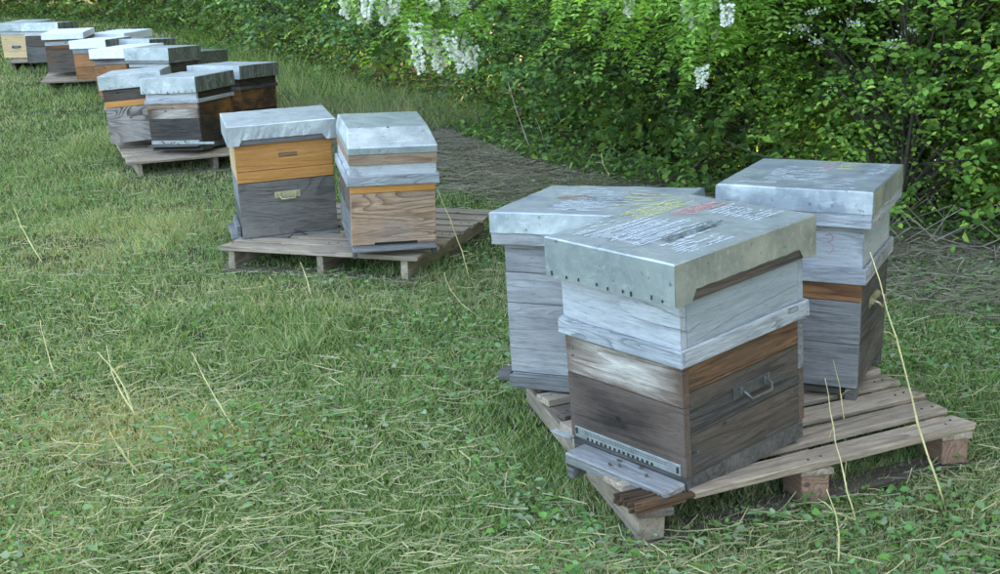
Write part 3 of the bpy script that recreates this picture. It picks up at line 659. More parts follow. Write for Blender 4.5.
def field_cols(x, y):
    n_ = len(x); d = xh(y) - x
    c = pal([G0, G1, G2, G3, G4, ST], n_, [.13, .16, .24, .22, .14, .11])
    pn = noise2(x, y, .9, 5); dry = (pn > .62) & (rng.random(n_) < .35); c[dry] = pal([ST, G4, BR], dry.sum(), [.4, .45, .15])
    dapple_ = np.exp(-(((x + 1.3) / .34) ** 2 + ((y - 3.9) / .30) ** 2)) + .7 * np.exp(-(((x + .95) / .35) ** 2 + ((y - 3.75) / .2) ** 2)) + .5 * np.exp(-(((x + 2.1) / .5) ** 2 + ((y - 7.0) / .7) ** 2)); k_ = rng.random(n_) < dapple_ * .75; c[k_] = pal([ST, (.50, .47, .24), (.36, .38, .16)], k_.sum(), [.4, .3, .3])  # straw colours paint sun dapples into the lawn
    nearhedge = (d < 1.25 - .3 * noise2(x, y, .6, 8)) & (y < 12.5) & (rng.random(n_) < .45); c[nearhedge] = pal([BR, (.27, .23, .17), (.12, .10, .075), G2], nearhedge.sum(), [.32, .3, .13, .25])
    return c
def field_h(x, y):
    d = xh(y) - x; h = (.028 + .026 * noise2(x, y, .7, 6) + .035 * np.clip(noise2(x, y, .35, 7) - .6, 0, 1) * 2) * (.6 + .8 * rng.random(len(x)))
    tall = np.clip((noise2(x, y, .5, 9) - .78) * 5, 0, 1); h = h * (1 + 1.2 * tall)
    h = np.where((np.abs(x + 1.25) < .6) & (np.abs(y - 3.9) < .5), np.minimum(h, .035), h)
    bank = (y > 10.8) & (y < 17.5) & (d < 1.7); h = np.where(bank, h + (.05 + .17 * rng.random(len(x))) * np.clip((1.7 - d) / 1.2, 0, 1), h)
    for cx, cy, a_, L_, D_ in PAL[2:]:
        dx, dy = x - cx, y - cy; u = dx * math.cos(a_) + dy * math.sin(a_); v = -dx * math.sin(a_) + dy * math.cos(a_)
        h = h + np.where((u > -.25) & (u < L_ + .25) & (v > -.28) & (v < -.02), (.03 if cy < 10 else .10) * rng.random(len(x)), 0)
    for cx, cy, a_, L_, D_ in PAL[:3]:
        dx, dy = x - cx, y - cy; u = dx * math.cos(a_) + dy * math.sin(a_); v = -dx * math.sin(a_) + dy * math.cos(a_)
        h = np.where((u > -.1) & (u < L_ + .1) & (v > -.35) & (v < .02), np.minimum(h, .018 + .03 * rng.random(len(x))), h)
    h = np.where((d < 1.2) & (y < 10.8), h * .95, h)
    h = np.where(inside_pallet(x, y, -.02), np.minimum(h, .06), h)
    return h
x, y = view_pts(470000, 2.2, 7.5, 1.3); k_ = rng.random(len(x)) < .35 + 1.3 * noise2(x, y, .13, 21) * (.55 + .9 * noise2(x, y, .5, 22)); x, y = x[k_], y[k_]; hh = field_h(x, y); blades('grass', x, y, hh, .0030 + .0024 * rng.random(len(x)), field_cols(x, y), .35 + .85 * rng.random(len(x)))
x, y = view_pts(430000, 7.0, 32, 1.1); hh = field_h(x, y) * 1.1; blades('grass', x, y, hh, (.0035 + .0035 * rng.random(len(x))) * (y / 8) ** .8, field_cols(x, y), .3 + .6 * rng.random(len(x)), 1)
# cut hay lying about
def hay(name, x, y, ln, wd, cols, lift):
    n_ = len(x); z = gz(x, y) + lift; a = rng.normal(.35, .9, n_); cv = rng.normal(0, .35, n_); V = []
    ts = [-.5, 0, .5]; pts = []
    for t in ts:
        ang = a + cv * t; pts.append(np.stack([x + np.cos(ang) * ln * t, y + np.sin(ang) * ln * t, z + rng.normal(0, .25, n_) * ln * .28 * (1 if t else .2)], -1))
    up = np.stack([-np.sin(a), np.cos(a), np.zeros(n_)], -1) * (wd / 2)[:, None] + np.array([0, 0, 1]) * (wd / 4)[:, None]
    V = np.stack([pts[0] - up, pts[0] + up, pts[1] + up, pts[1] - up, pts[2] + up, pts[2] - up], 1)
    V[:, :, 2] = np.maximum(V[:, :, 2], (gz(V[:, :, 0], V[:, :, 1]) + .004))
    V = V.reshape(-1, 3)
    b0 = np.arange(n_)[:, None] * 6; loops = np.concatenate([b0 + [0, 3, 2, 1], b0 + [3, 5, 4, 2]], 1); sizes = np.full(2 * n_, 4)
    return link(name, mesh_np(name, V, loops, sizes, np.repeat(cols, 6, 0), MAT['grass']), kind='stuff')
x, y = view_pts(25000, 2.2, 11, 1.25); keep = noise2(x, y, .35, 12) + rng.random(len(x)) * 1.3 > .68; x, y = x[keep], y[keep]
keep = ~inside_pallet(x, y, .0); x, y = x[keep], y[keep]
hay('cut_hay', x, y, .03 + .11 * rng.random(len(x)) ** 1.8, .0014 + .0018 * rng.random(len(x)), pal([ST, (.33, .35, .19), (.22, .28, .12), BR], len(x), [.25, .33, .32, .10]), .022 + .035 * rng.random(len(x)))
# brown litter under the hedge
yy = 4.5 + rng.random(26000) * 9; xx = xh(yy) - 1.5 + rng.random(26000) ** .7 * 2.0
hay('hedge_litter', xx, yy, .06 + .2 * rng.random(len(xx)), .003 + .004 * rng.random(len(xx)), pal([BR, (.27, .23, .18), (.13, .11, .085), (.36, .31, .23)], len(xx), [.35, .3, .2, .15]), .01 + .035 * rng.random(len(xx)))

# broad weed leaves (clover, dock) in the turf
def leaf_quads(Cn, Dv, Nv, ln, wd, fold=.25):
    """pointed oval leaves: centre base Cn, direction Dv, normal Nv"""
    S = np.cross(Dv, Nv); ln = ln[:, None]; wd = wd[:, None]
    base = Cn; tip = Cn + Dv * ln
    r1 = Cn + Dv * ln * .3 + S * wd * .46 + Nv * wd * fold; r2 = Cn + Dv * ln * .68 + S * wd * .40 + Nv * wd * fold * .8
    l1 = Cn + Dv * ln * .3 - S * wd * .46 + Nv * wd * fold; l2 = Cn + Dv * ln * .68 - S * wd * .40 + Nv * wd * fold * .8
    V = np.stack([base, r1, r2, tip, l2, l1], 1).reshape(-1, 3); n_ = len(Cn); b0 = np.arange(n_)[:, None] * 6
    return V, np.concatenate([b0 + [0, 1, 2, 3], b0 + [0, 3, 4, 5]], 1), np.full(2 * n_, 4)
def unit(v): return v / (np.linalg.norm(v, axis=-1, keepdims=True) + 1e-9)
def leaf_obj(name, Cn, Dv, Nv, ln, wd, cols, mat, parent=None, kind=None, fold=.25):
    Dv = unit(Dv); Nv = unit(Nv - Dv * np.sum(Dv * Nv, -1, keepdims=True)); V, lo, si = leaf_quads(Cn, Dv, Nv, ln, wd, fold)
    return link(name, mesh_np(name, V, lo, si, np.repeat(cols, 6, 0), mat), parent, kind=kind)
x, y = view_pts(38000, 2.2, 9, 1.5); k = (noise2(x, y, .5, 15) + .45 * rng.random(len(x)) > .68) & ~inside_pallet(x, y, 0); x, y = x[k], y[k]; n_ = len(x)
a = rng.random(n_) * 6.283; D_ = np.stack([np.cos(a), np.sin(a), rng.normal(.1, .2, n_)], -1); N_ = np.stack([rng.normal(0, .4, n_), rng.normal(-.1, .4, n_), np.ones(n_)], -1)
leaf_obj('weed_leaves', np.stack([x, y, gz(x, y) + .025 + .04 * rng.random(n_)], -1), D_, N_, .012 + .024 * rng.random(n_) ** 2, .010 + .018 * rng.random(n_) ** 2, pal([(.13, .26, .08), (.20, .31, .14), (.28, .35, .22), (.15, .30, .06)], n_, [.4, .3, .12, .18]), MAT['grass'], kind='stuff')

# ---------------------------------------------------------------- hedge: shrubs, robinia, trees
def wdir(n_): 
    v = rng.normal(size=(n_, 3)); return unit(v)
def shrub_mesh(rad, hgt, ntw, lpt, lsz, cols, p, face=None, seed=0, droop=.2, zmin=.05):
    """leafy twigs spread through an uneven crown; face = direction the visible side looks to (denser there)"""
    d = wdir(ntw * 3); 
    if face is not None:
        sc = d[:, 0] * face[0] + d[:, 1] * face[1]; d = d[(sc > -.15) | (rng.random(len(d)) < .25)]
    d = d[:ntw]; ntw = len(d)
    lob = .62 + .62 * noise2(np.arctan2(d[:, 1], d[:, 0]) * 2.6 + 11 + seed * 3, d[:, 2] * 2.6 + 5, 1.0, 20 + seed)
    rf = np.where(rng.random(ntw) < .7, .72 + .28 * rng.random(ntw), .3 + .5 * rng.random(ntw)) * lob
    Pt = d * rf[:, None] * np.array([rad, rad, hgt / 2]) + np.array([0, 0, hgt / 2]); Pt[:, 2] = np.maximum(Pt[:, 2], zmin + .1 * rng.random(ntw))
    td = unit(d * np.array([1, 1, .5]) + wdir(ntw) * .55 + np.array([0, 0, .25])); tl = .16 + .24 * rng.random(ntw)
    t = np.linspace(.0, 1, lpt); n_ = ntw * lpt
    base = (Pt[:, None] + td[:, None] * (tl[:, None] * t[None])[:, :, None]); base[:, :, 2] -= droop * (tl[:, None] * t[None] ** 2)
    base = base.reshape(-1, 3); side = np.where(np.arange(n_) % 2 == 0, 1.0, -1.0)[:, None]
    T = np.repeat(td, lpt, 0); sd_ = unit(np.cross(T, np.array([0, 0, 1.0])) + wdir(n_) * .25)
    Dv = unit(T * .6 + sd_ * side * .9 + wdir(n_) * .35 - np.array([0, 0, .15])); Nv = unit(np.array([0, 0, 1.0]) + wdir(n_) * .55 + np.repeat(d, lpt, 0) * .5)
    base[:, 2] = np.maximum(base[:, 2], .03)
    ln = lsz * (.6 + .7 * rng.random(n_)) * np.repeat(.65 + .85 * rng.random(ntw) ** 1.5, lpt); c = pal(cols, n_, p) * np.repeat(.45 + .95 * rng.random((ntw, 1)) ** 1.3, lpt, 0)
    return base, Dv, Nv, ln, ln * (.55 + .2 * rng.random(n_)), c, Pt, td, tl
def make_stems(name, root, pts, hgt, r0, nmain, mat):
    bm = bmesh.new()
    for k in range(nmain):
        a = random.uniform(0, 6.28); tip = Vector((math.cos(a) * random.uniform(.2, .7), math.sin(a) * random.uniform(.2, .7), hgt * random.uniform(.7, .95)))
        b0 = Vector((math.cos(a) * .1, math.sin(a) * .1, -.05)); mid = b0.lerp(tip, .5) + Vector((random.uniform(-.1, .1), random.uniform(-.1, .1), 0))
        bm_tube(bm, [b0, mid, tip], [r0, r0 * .7, r0 * .3], 6)
    for k in range(0, len(pts), max(1, len(pts) // 90)):
        q_ = Vector(pts[k]); s_ = Vector((q_.x * .25, q_.y * .25, q_.z * .55)); e_ = q_ * 1.12 + Vector((random.gauss(0, .12), random.gauss(0, .12), random.uniform(.0, .25))); bm_tube(bm, [s_, s_.lerp(q_, .5) + Vector((0, 0, .06)), q_, e_], [.010, .007, .0045, .002], 4, False)
    return fin(bm, name, mat, root)
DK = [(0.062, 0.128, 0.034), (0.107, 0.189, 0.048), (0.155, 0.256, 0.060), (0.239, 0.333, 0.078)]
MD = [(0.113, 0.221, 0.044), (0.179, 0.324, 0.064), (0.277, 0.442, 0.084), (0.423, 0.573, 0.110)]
BL_ = [(0.096, 0.191, 0.072), (0.150, 0.266, 0.102), (0.220, 0.355, 0.133), (0.316, 0.456, 0.154)]
PP = [.25, .35, .27, .13]
SG = 'hedge shrubs behind the beehives'
def shrub(label, x, y, rad, hgt, ntw, lpt, lsz, cols, face=(-.8, -.6), seed=0, stem=MAT['bark']):
    root = empty('hedge_shrub', label, 'shrub', (x, y, float(gz(x, y))), SG)
    b_, D2, N2, ln, wd, c, Pt, td, tl = shrub_mesh(rad, hgt, ntw, lpt, lsz, cols, PP, face, seed)
    leaf_obj('foliage', b_, D2, N2, ln, wd, c, MAT['leaf'], root)
    make_stems('stems', root, Pt, hgt, .022, 6, stem)
    return root
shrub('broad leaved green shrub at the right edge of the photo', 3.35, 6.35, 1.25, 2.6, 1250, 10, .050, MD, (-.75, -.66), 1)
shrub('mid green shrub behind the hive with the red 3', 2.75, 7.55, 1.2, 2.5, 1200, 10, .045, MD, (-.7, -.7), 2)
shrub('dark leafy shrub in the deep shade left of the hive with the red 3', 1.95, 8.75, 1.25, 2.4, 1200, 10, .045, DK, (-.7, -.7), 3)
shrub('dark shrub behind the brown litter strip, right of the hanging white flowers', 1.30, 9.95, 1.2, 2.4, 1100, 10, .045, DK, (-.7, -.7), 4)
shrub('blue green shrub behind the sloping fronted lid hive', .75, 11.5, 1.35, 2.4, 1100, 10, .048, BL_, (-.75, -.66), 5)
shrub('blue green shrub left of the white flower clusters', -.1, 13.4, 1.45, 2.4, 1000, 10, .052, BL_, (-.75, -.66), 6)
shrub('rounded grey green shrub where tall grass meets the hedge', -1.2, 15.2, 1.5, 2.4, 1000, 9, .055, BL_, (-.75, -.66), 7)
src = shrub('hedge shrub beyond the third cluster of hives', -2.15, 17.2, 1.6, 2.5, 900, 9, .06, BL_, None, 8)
def copy_tree(o, loc, rz, label, sc=1.0):
    r_ = o.copy(); COL.objects.link(r_); r_.location = loc; r_.rotation_euler = (0, 0, rz); r_.scale = (sc, sc, sc); r_['label'] = label
    for ch in list(o.children):
        c_ = ch.copy(); COL.objects.link(c_); c_.parent = r_
    return r_
FARL = ['hedge shrub just left of the one beyond the third cluster', 'hedge shrub above the fourth cluster of hives', 'hedge shrub behind the white lidded far hives', 'hedge shrub at the upper left, over the far hives',
        'small looking hedge shrub far down the row', 'far hedge shrub near the top left corner', 'farthest hedge shrub at the left edge of the photo', 'last hedge shrub past the end of the row']
for i, (xx, yy) in enumerate([(-3.1, 19.0), (-3.95, 21.0), (-4.9, 23.2), (-6.2, 24.9), (-7.9, 26.3), (-9.7, 27.9), (-11.6, 29.6), (-13.9, 31.5)]):
    copy_tree(src, (xx, yy, float(gz(xx, yy))), 1.1 + i * 2.3, FARL[i], 1 + .06 * i)
# undergrowth at the hedge foot
yy = np.concatenate([5.6 + rng.random(5200) * 7, 12 + rng.random(5000) * 16]); xx = xh(yy) - .15 + rng.random(len(yy)) ** 1.3 * .8; n_ = len(yy)
zz = gz(xx, yy) + .03 + .28 * rng.random(n_) ** 1.6 * np.clip((xx - xh(yy) + .4), .15, 1)
leaf_obj('undergrowth', np.stack([xx, yy, zz], -1), wdir(n_) * np.array([1, 1, .4]), wdir(n_) * .6 + np.array([-.2, -.2, 1]), .03 + .035 * rng.random(n_), .02 + .025 * rng.random(n_), pal(DK, n_, PP), MAT['leaf'], kind='stuff')
n_ = 16000; yy = np.concatenate([5 + rng.random(n_ // 2) * 7, 12 + rng.random(n_ - n_ // 2) * 22]); xx = xh(yy) + .55 + rng.random(n_) * 2.3
leaf_obj('undergrowth', np.stack([xx, yy, gz(xx, yy) + .05 + 1.25 * rng.random(n_)], -1), wdir(n_) * np.array([1, 1, .6]), wdir(n_) + np.array([-.5, -.4, .4]), .08 + .07 * rng.random(n_), .06 + .05 * rng.random(n_), pal(DK, n_, PP), MAT['leaf'], kind='stuff')
# dead brush at the hedge foot on the right
bm = bmesh.new()
for k in range(75):
    y_ = random.uniform(5.2, 7.4); x_ = float(xh(y_)) + random.uniform(-.45, .35); z_ = float(gz(x_, y_)); a = random.uniform(0, 6.28); L_ = random.uniform(.2, .7)
    bm_tube(bm, [(x_, y_, z_ + random.uniform(.0, .06)), (x_ + math.cos(a) * L_ * .5, y_ + math.sin(a) * L_ * .5, z_ + random.uniform(.04, .25)), (x_ + math.cos(a) * L_, y_ + math.sin(a) * L_, z_ + random.uniform(.02, .3))], [.004, .003, .0015], 4, False)
fin(bm, 'dead_brush', MAT['strawgrey'], kind='stuff')

# robinia with hanging flower clusters -------------------------------------------------
def pinnate(Pb, Dd, ln, nl, lsz):
    """pinnate leaves: arrays of leaflets for every rachis"""
    k = len(Pb); t = np.linspace(.18, 1, nl); side = np.array([1, -1])
    Dd = unit(Dd); S = unit(np.cross(Dd, np.array([0, 0, 1.0])) + 1e-6); Up = np.cross(S, Dd)
    B, D2, N2 = [], [], []
    for s in side:
        for ti in t:
            B.append(Pb + Dd * (ln * ti)[:, None] - np.array([0, 0, 1]) * (ln * ti ** 2 * .3)[:, None]); D2.append(S * s + Dd * .35 - np.array([0, 0, .15]) + wdir(k) * .12); N2.append(Up + wdir(k) * .3)
    B.append(Pb + Dd * (ln * 1.02)[:, None] - np.array([0, 0, 1]) * (ln * .32)[:, None]); D2.append(Dd - np.array([0, 0, .4])); N2.append(Up)
    return np.concatenate(B), np.concatenate(D2), np.concatenate(N2), k, 2 * nl + 1
def raceme_mesh(i, ln):
    nf = 48; t = rng.random(nf) ** .9; a = rng.random(nf) * 6.283; r_ = .026 * (1 - .55 * t) * (.6 + .5 * rng.random(nf))
    base = np.stack([np.cos(a) * r_, np.sin(a) * r_, -t * ln], -1); B, D2, N2 = [], [], []
    for k in range(3):
        B.append(base + rng.normal(0, .003, (nf, 3))); D2.append(np.stack([np.cos(a), np.sin(a), np.full(nf, -.6)], -1) + wdir(nf) * .8); N2.append(wdir(nf))
    B, D2, N2 = map(np.concatenate, (B, D2, N2)); n2 = len(B); D2 = unit(D2); N2 = unit(N2 - D2 * np.sum(D2 * N2, -1, keepdims=True))
    V, lo, si = leaf_quads(B, D2, N2, .017 + .006 * rng.random(n2), .015 + .005 * rng.random(n2), .3)
    return mesh_np('flower_cluster', V, lo, si, np.repeat(pal([(.86, .87, .84), (.80, .83, .74)], n2, [.7, .3]).clip(.6, .9), 6, 0), MAT['petal'])
RAC = [raceme_mesh(i, .12) for i in range(6)]
RL = [(-0.818, 7.2, 1.132), (-0.757, 7.369, 1.102), (-0.67, 6.951, 1.127), (-0.648, 7.398, 1.12), (-0.585, 7.156, 1.083), (-0.542, 7.066, 1.126), (-0.501, 7.441, 0.986), (-0.416, 6.978, 0.976), (-0.386, 7.286, 1.0), (-0.338, 7.295, 0.924), (-0.419, 6.974, 0.823), (-0.309, 7.439, 0.794), (-0.324, 7.075, 1.14), (-0.209, 7.146, 1.132), (-0.159, 7.404, 1.109), (-0.241, 6.952, 0.913), (-0.184, 7.361, 0.913), (-0.116, 7.21, 0.811), (-0.175, 7.024, 0.81)]
RR = [(0.988, 6.4, 1.079), (1.072, 6.569, 1.034), (1.149, 6.151, 1.091), (1.167, 6.598, 0.972), (1.067, 6.356, 0.76), (1.105, 6.266, 1.142), (0.731, 6.641, 1.101)]
AC = [(0.151, 0.293, 0.048), (0.225, 0.396, 0.068), (0.305, 0.497, 0.095), (0.404, 0.583, 0.136)]  # leaf greens raised in place of sunlight shining through them
def robinia(label, tx_, ty_, racs, nl, spread, ybase, crownh=6.5):
    root = empty('robinia_tree', label, 'tree', (tx_, ty_, float(gz(tx_, ty_)))); O = np.array(root.location)
    bm = bmesh.new(); bm_tube(bm, [(0, 0, -.1), (.05, .02, 1.2), (-.05, .1, 2.6), (.1, 0, 4.2), (0, .1, 6)], [.13, .11, .09, .06, .02], 8)
    fin(bm, 'trunk', MAT['bark'], root, smooth=True)
    bm = bmesh.new(); hub = Vector((0, 0, 2.0)); P_ = np.array(racs) - O; cen = P_.mean(0)
    mids = []
    for q_ in spread:
        m_ = Vector(np.array(q_) - O); bm_tube(bm, [hub + Vector((0, 0, random.uniform(-.3, .3))), hub.lerp(m_, .55) + Vector((0, 0, .35)), m_], [.035, .02, .008], 6); mids.append(m_)
    tw = []
    for p_ in P_:
        pv = Vector(p_); j = min(mids, key=lambda m_: (m_ - pv).length); top = pv + Vector((random.uniform(-.03, .03), random.uniform(-.03, .03), .05))
        bm_tube(bm, [j, j.lerp(top, .5) + Vector((0, 0, .04)), top, pv], [.006, .004, .0025, .0015], 5, False); tw.append((j, top))
    fin(bm, 'branches', MAT['bark'], root, smooth=True)
    # pinnate leaves along the hanging twigs
    Pb, Dd = [], []
    for j, top in tw:
        for _ in range(nl):
            t = random.uniform(.15, 1.05); q_ = j.lerp(top, t); a = random.uniform(0, 6.28); Pb.append(q_ + Vector((0, 0, .02))); Dd.append((math.cos(a), math.sin(a), random.uniform(-.9, .1)))
    for m_ in mids:
        for _ in range(nl * 5):
            q_ = hub.lerp(m_, random.uniform(.55, 1.08)) + Vector((random.gauss(0, .14), random.gauss(0, .14), random.gauss(.05, .12))); a = random.uniform(0, 6.28); Pb.append(q_); Dd.append((math.cos(a), math.sin(a), random.uniform(-.9, .2)))
    Pb = np.array([tuple(v_) for v_ in Pb]); Dd = np.array(Dd); ln = .13 + .09 * rng.random(len(Pb))
    B, D2, N2, k, mm = pinnate(Pb, Dd, ln, 6, .03); n2 = len(B); kc = np.tile(.75 + .5 * rng.random((k, 1)), (mm, 1))
    leaf_obj('leaves', B, D2, N2, .032 + .012 * rng.random(n2), .016 + .006 * rng.random(n2), pal(AC, n2, [.25, .35, .28, .12]) * kc, MAT['acacia'], root, fold=.1)
    # upper crown (out of the picture, shades the apiary)
    nt_ = 900; d = wdir(nt_); Pc = d * np.array([2.0, 2.0, 1.9]) * (.5 + .5 * rng.random((nt_, 1))) + np.array([.4, .3, 4.4]); B, D2, N2, k, mm = pinnate(Pc, d + np.array([0, 0, -.3]), .25 + .15 * rng.random(nt_), 5, .06); n2 = len(B)
    leaf_obj('crown', B, D2, N2, .10 + .03 * rng.random(n2), .055 + .02 * rng.random(n2), pal(AC, n2, [.25, .35, .28, .12]), MAT['acacia'], root, fold=.1)
    for i, p_ in enumerate(P_):
        o_ = link('flower_cluster', RAC[i % 6], root); o_.location = p_; o_.rotation_euler = (random.uniform(-.2, .2), random.uniform(-.2, .2), random.uniform(0, 6.28)); s_ = random.uniform(.95, 1.25); o_.scale = (s_ * 1.05, s_ * 1.05, s_); o_.location.z += .02
        if len(racs) < 10: o_.scale = (s_ * .85, s_ * .85, s_ * .75)
    return root
robinia('flowering robinia hanging white blossom above the sloping fronted lid hive', 2.3, 10.6, RL, 7, [(-.75, 7.2, 1.34), (-.45, 7.2, 1.30), (-.2, 7.2, 1.26), (-.1, 7.25, 1.05), (-.4, 7.2, 1.1)], 7.2)
robinia('flowering robinia with bright leaves above the hive with the red 3', 3.6, 8.6, RR, 17, [(.35, 7.5, 1.25), (.6, 7.4, .95), (.9, 7.6, .85), (.2, 7.9, 1.05), (.75, 6.9, 1.15), (1.35, 7.2, 1.25), (1.2, 7.0, .9), (.75, 6.6, 1.3), (1.0, 6.45, 1.25), (1.15, 6.4, 1.2), (1.3, 6.7, 1.0), (.85, 7.1, .95), (1.5, 6.9, 1.15), (.55, 7.3, 1.1), (1.1, 7.3, .75)], 6.4)
# small blossom on the shrub at right
ctr = np.array([(1.55 + rng.random() * .9, 6.35 + rng.random() * .5, .78 + rng.random() * .4) for _ in range(10)]); k = 40
B = (np.repeat(ctr, k, 0) + rng.normal(0, 1, (10 * k, 3)) * np.array([.026, .026, .012]) * (.6 + .7 * rng.random((10 * k, 1)))); n2 = len(B)
br = empty('flowering_shrub', 'shrub with small scattered white flowers above the hive with the red 3', 'shrub', (2.35, 7.0, float(gz(2.35, 7.0)))); O = np.array(br.location)
b_, D2, N2, ln, wd, c, Pt, td, tl = shrub_mesh(.85, 1.9, 650, 10, .034, MD, PP, (-.8, -.6), 11)
leaf_obj('foliage', b_, D2, N2, ln, wd, c, MAT['leaf'], br); make_stems('stems', br, Pt, 1.7, .015, 6, MAT['bark'])
leaf_obj('blossom', B - O, wdir(n2), wdir(n2), .012 + .005 * rng.random(n2), .011 + .004 * rng.random(n2), pal([(.75, .78, .72), (.65, .70, .55)], n2, [.7, .3]).clip(0, .85), MAT['petal'], br, kind='stuff')

# unseen taller trees behind the hedge, added and enlarged to block sun and sky
def tree_mesh(seed):
    nt_ = 2600; d = wdir(nt_); lob = .7 + .5 * noise2(np.arctan2(d[:, 1], d[:, 0]) * 1.6 + 9, d[:, 2] * 2.2 + 4, 1.0, 30 + seed)
    Pc = d * (lob * (.35 + .65 * rng.random(nt_) ** .6))[:, None] * np.array([1.9, 1.9, 3.6]) + np.array([0, 0, 3.9]); Pc[:, 2] = np.maximum(Pc[:, 2], .3)
    lpt = 5; B = np.repeat(Pc, lpt, 0) + rng.normal(0, .13, (nt_ * lpt, 3)); n2 = len(B); Dv = unit(wdir(n2) + np.repeat(d, lpt, 0) * .5); Nv = unit(wdir(n2) * .7 + np.array([0, 0, .8])); Nv = unit(Nv - Dv * np.sum(Dv * Nv, -1, keepdims=True))
    V, lo, si = leaf_quads(B, Dv, Nv, .13 + .08 * rng.random(n2), .09 + .05 * rng.random(n2), .2)
    return mesh_np('crown', V, lo, si, np.repeat(pal(DK, n2, PP), 6, 0), MAT['leaf'])
TM = [tree_mesh(1), tree_mesh(2)]
def trunk_mesh():
    bm = bmesh.new(); bm_tube(bm, [(0, 0, -.1), (.08, 0, 1.5), (-.05, .1, 3.5), (.05, 0, 5.5), (0, 0, 7)], [.16, .13, .1, .06, .02], 8)
    for k in range(9):
        a = k * 2.4; z_ = 1.2 + k * .5; bm_tube(bm, [(0, 0, z_), (math.cos(a) * .7, math.sin(a) * .7, z_ + .5), (math.cos(a) * 1.3, math.sin(a) * 1.3, z_ + .8)], [.05, .03, .012], 5, False)
    bmesh.ops.recalc_face_normals(bm, faces=bm.faces[:]); me = bpy.data.meshes.new('trunk'); bm.to_mesh(me); bm.free(); me.materials.append(MAT['bark']); return me
TK = trunk_mesh()
TP = [(float(xh(yy)) + 3.6 + .5 * math.sin(i * 2.1), yy) for i, yy in enumerate([-6, -3.2, -.6, 2.0, 4.4, 6.6, 8.8, 11, 13.4, 16, 18.8, 22, 25.5])]
TP += [(-8.8, 29.5), (-12.5, 32), (-16.5, 34.5), (-20.5, 37), (-3.2, 28.5), (-6, 31), (.3, 27), (-10, 34.5), (2.5, 31)]
for i, (xx, yy) in enumerate(TP):
    t_ = empty('shade_tree', 'tall leafy tree out of view behind the hedge shrubs, added for shade', 'tree', (xx, yy, float(gz(xx, yy))), 'shade trees behind the hedge')
    t_.rotation_euler = (0, 0, i * 1.7); s_ = 1.6 + .15 * math.sin(i * 3.3); t_.scale = (s_, s_, s_)
    link('crown', TM[i % 2], t_); link('trunk', TK, t_)

# ---------------------------------------------------------------- dry stalks
def stalk(label, base, top, r_=.0035, mat='straw', bend=.03, extra=None):
    r_ *= .72
    b0 = Vector(base); t0 = Vector(top); bm = bmesh.new(); K = 9; pts = []; L0 = (t0 - b0).length
    for k in range(K + 1):
        t = k / K; pts.append((t0 - b0) * t + Vector((bend * math.sin(t * 3.0) + random.uniform(-.006, .006) * L0, random.uniform(-.006, .006) * L0, bend * .3 * math.sin(t * 3.0))))
    bm_tube(bm, pts, [r_ * (1 - .55 * k / K) * (1.35 if k in (3, 6) else 1) for k in range(K + 1)], 6)
    if L0 > .15:
        for k in (3, 6):
            d_ = Vector((random.uniform(-1, 1), random.uniform(-.6, .6), random.uniform(-.5, .6))).normalized() * random.uniform(.03, .07)
            bm_tube(bm, [pts[k], pts[k] + d_ * .5 + Vector((0, 0, .008)), pts[k] + d_], [r_ * .5, r_ * .45, r_ * .15], 4)
    if extra: bm_tube(bm, [Vector(e_) - b0 for e_ in extra], r_ * .7, 5)
    o_ = fin(bm, 'dry_stalk', MAT[mat], smooth=True); o_.location = b0; tag(o_, label, 'stalk', 'dry stalks standing in the grass'); return o_
stalk('tall pale stalk leaning against the right side of the foreground pallet', (1.197, 3.057, -0.046), (1.004, 3.207, 0.652), 0.0045, 'straw', -0.003)
stalk('dry stalk rising in front of the middle block of the foreground pallet', (0.932, 2.973, -0.037), (0.9, 3.223, 0.288), 0.0032, 'straw', -0.01)
stalk('thin double stalk standing before the foot of the hive with the red 3', (0.989, 3.292, -0.054), (1.022, 3.592, 0.201), 0.0028, 'straw', 0.014)
stalk('short split stalk in the grass at the bottom right', (0.808, 2.707, -0.021), (0.769, 2.707, 0.202), 0.0035, 'straw', 0.015)
stalk('bright pair of bent straw stalks in the left lawn', (-1.259, 3.926, -0.051), (-1.376, 3.976, 0.174), 0.0045, 'straw', 0.02)
stalk('straight straw stalk growing from the foot of the bright bent pair', (-1.261, 3.946, -0.052), (-1.359, 4.046, 0.174), 0.004, 'straw', -0.023)
stalk('thin arched stalk in the middle of the left lawn', (-0.884, 3.771, -0.049), (-1.026, 3.871, 0.2), 0.0035, 'straw', -0.006)
stalk('slender stalk near the left edge of the lawn', (-1.653, 4.314, -0.064), (-1.704, 4.364, 0.172), 0.0035, 'straw', -0.006)
stalk('thick short stalk lying low above the bottom left corner', (-1.105, 3.425, -0.028), (-1.161, 3.375, 0.133), 0.005, 'straw', -0.007)
stalk('straw leaning on the right side of the sloping fronted lid hive', (-0.145, 5.778, -0.155), (-0.279, 5.678, 0.328), 0.004, 'straw', 0.013)
stalk('short straw between the pair of hives and the foreground cluster', (-0.092, 5.125, -0.127), (-0.235, 5.125, 0.087), 0.0035, 'straw', -0.029)
stalk('long dead stem leaning into the hedge over the brown litter', (0.298, 9.511, -0.272), (0.114, 9.611, 0.31), 0.009, 'strawgrey', -0.007)
stalk('short dead stem beside the long one at the hedge foot', (0.395, 9.774, -0.277), (0.325, 9.874, -0.018), 0.007, 'strawgrey', 0.015)
stalk('pale broken stem in the litter left of the grey lids', (0.84, 8.473, -0.262), (0.746, 8.573, -0.072), 0.008, 'straw', -0.028)
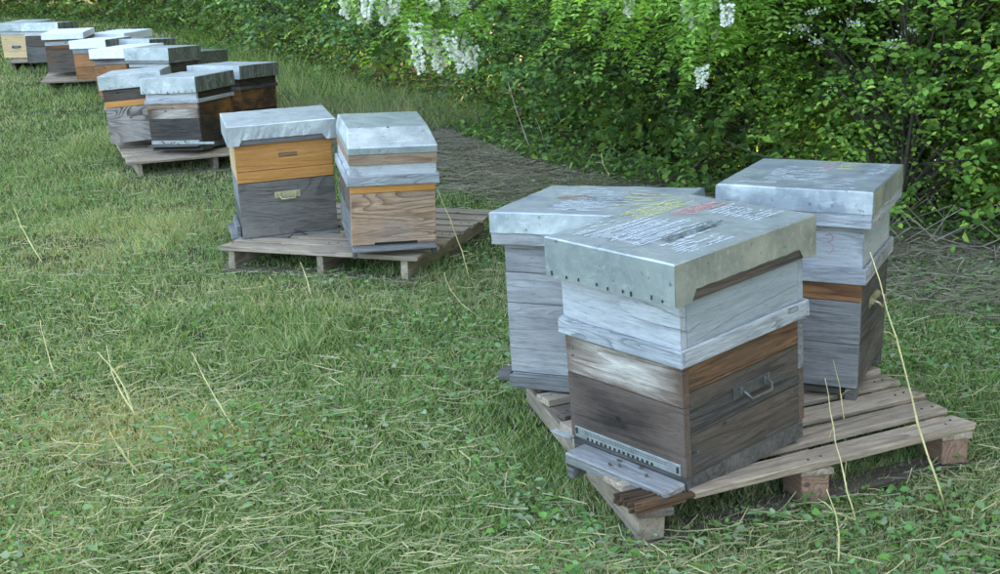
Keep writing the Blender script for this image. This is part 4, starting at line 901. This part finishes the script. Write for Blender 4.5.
stalk('pale stalk at the left edge below the far hives', (-2.437, 6.385, -0.145), (-2.584, 6.485, 0.132), 0.005, 'straw', -0.011)
stalk('short stalk in front of the orange topped hive pallet', (-0.874, 5.488, -0.131), (-0.931, 5.588, 0.026), 0.004, 'straw', 0.006)

# ---------------------------------------------------------------- bees
bm = bmesh.new()
bm_tube(bm, [(-.007, 0, 0), (-.005, 0, .0005), (-.001, 0, .001), (.0015, 0, .0005), (.003, 0, .001), (.005, 0, .0008), (.0065, 0, 0), (.0078, 0, -.0005)], [.0008, .0021, .0024, .0014, .0022, .002, .0016, .0008], 7)
for s_ in (-1, 1):
    v_ = [bm.verts.new(p) for p in ((.003, s_ * .001, .0028), (-.001, s_ * .0045, .0034), (-.006, s_ * .0042, .003), (-.005, s_ * .0015, .003))]; bm.faces.new(v_)
    for k in (-1, 0, 1): bm_tube(bm, [(.003 + k * .0015, s_ * .0015, 0), (.003 + k * .003, s_ * .0035, .0002), (.003 + k * .0035, s_ * .0045, -.0022)], .00035, 3, False)
bmesh.ops.recalc_face_normals(bm, faces=bm.faces[:]); BEE = bpy.data.meshes.new('honeybee'); bm.to_mesh(BEE); bm.free(); BEE.materials.append(plain('bee_brown', (.07, .045, .02), .6, 0, .5, 300))
def bee(root, p, label, group, up=True):
    o_ = bpy.data.objects.new('honeybee', BEE); COL.objects.link(o_); bpy.context.view_layer.update()
    o_.matrix_world = root.matrix_world @ Matrix.Translation(p) @ (Matrix.Rotation(random.uniform(0, 6.28), 4, 'Z') if up else Matrix.Rotation(math.pi / 2, 4, 'X') @ Matrix.Rotation(random.uniform(0, 6.28), 4, 'Z')); tag(o_, label, 'bee', group)
for k in range(8):
    bee(rF, (random.uniform(-.15, .15), -gF[5] / 2 - .0225, gF[8] + random.uniform(.003, .024)), 'small dark honeybee crawling on the pale entrance bar of the second cluster', 'honeybees on the pale entrance bar', False)
for k in range(5):
    bee(rA, (random.uniform(-.12, .16), -gA[5] / 2 - random.uniform(.015, .07), .048), 'small dark honeybee on the grey landing board of the nearest hive', 'honeybees on the nearest landing board')
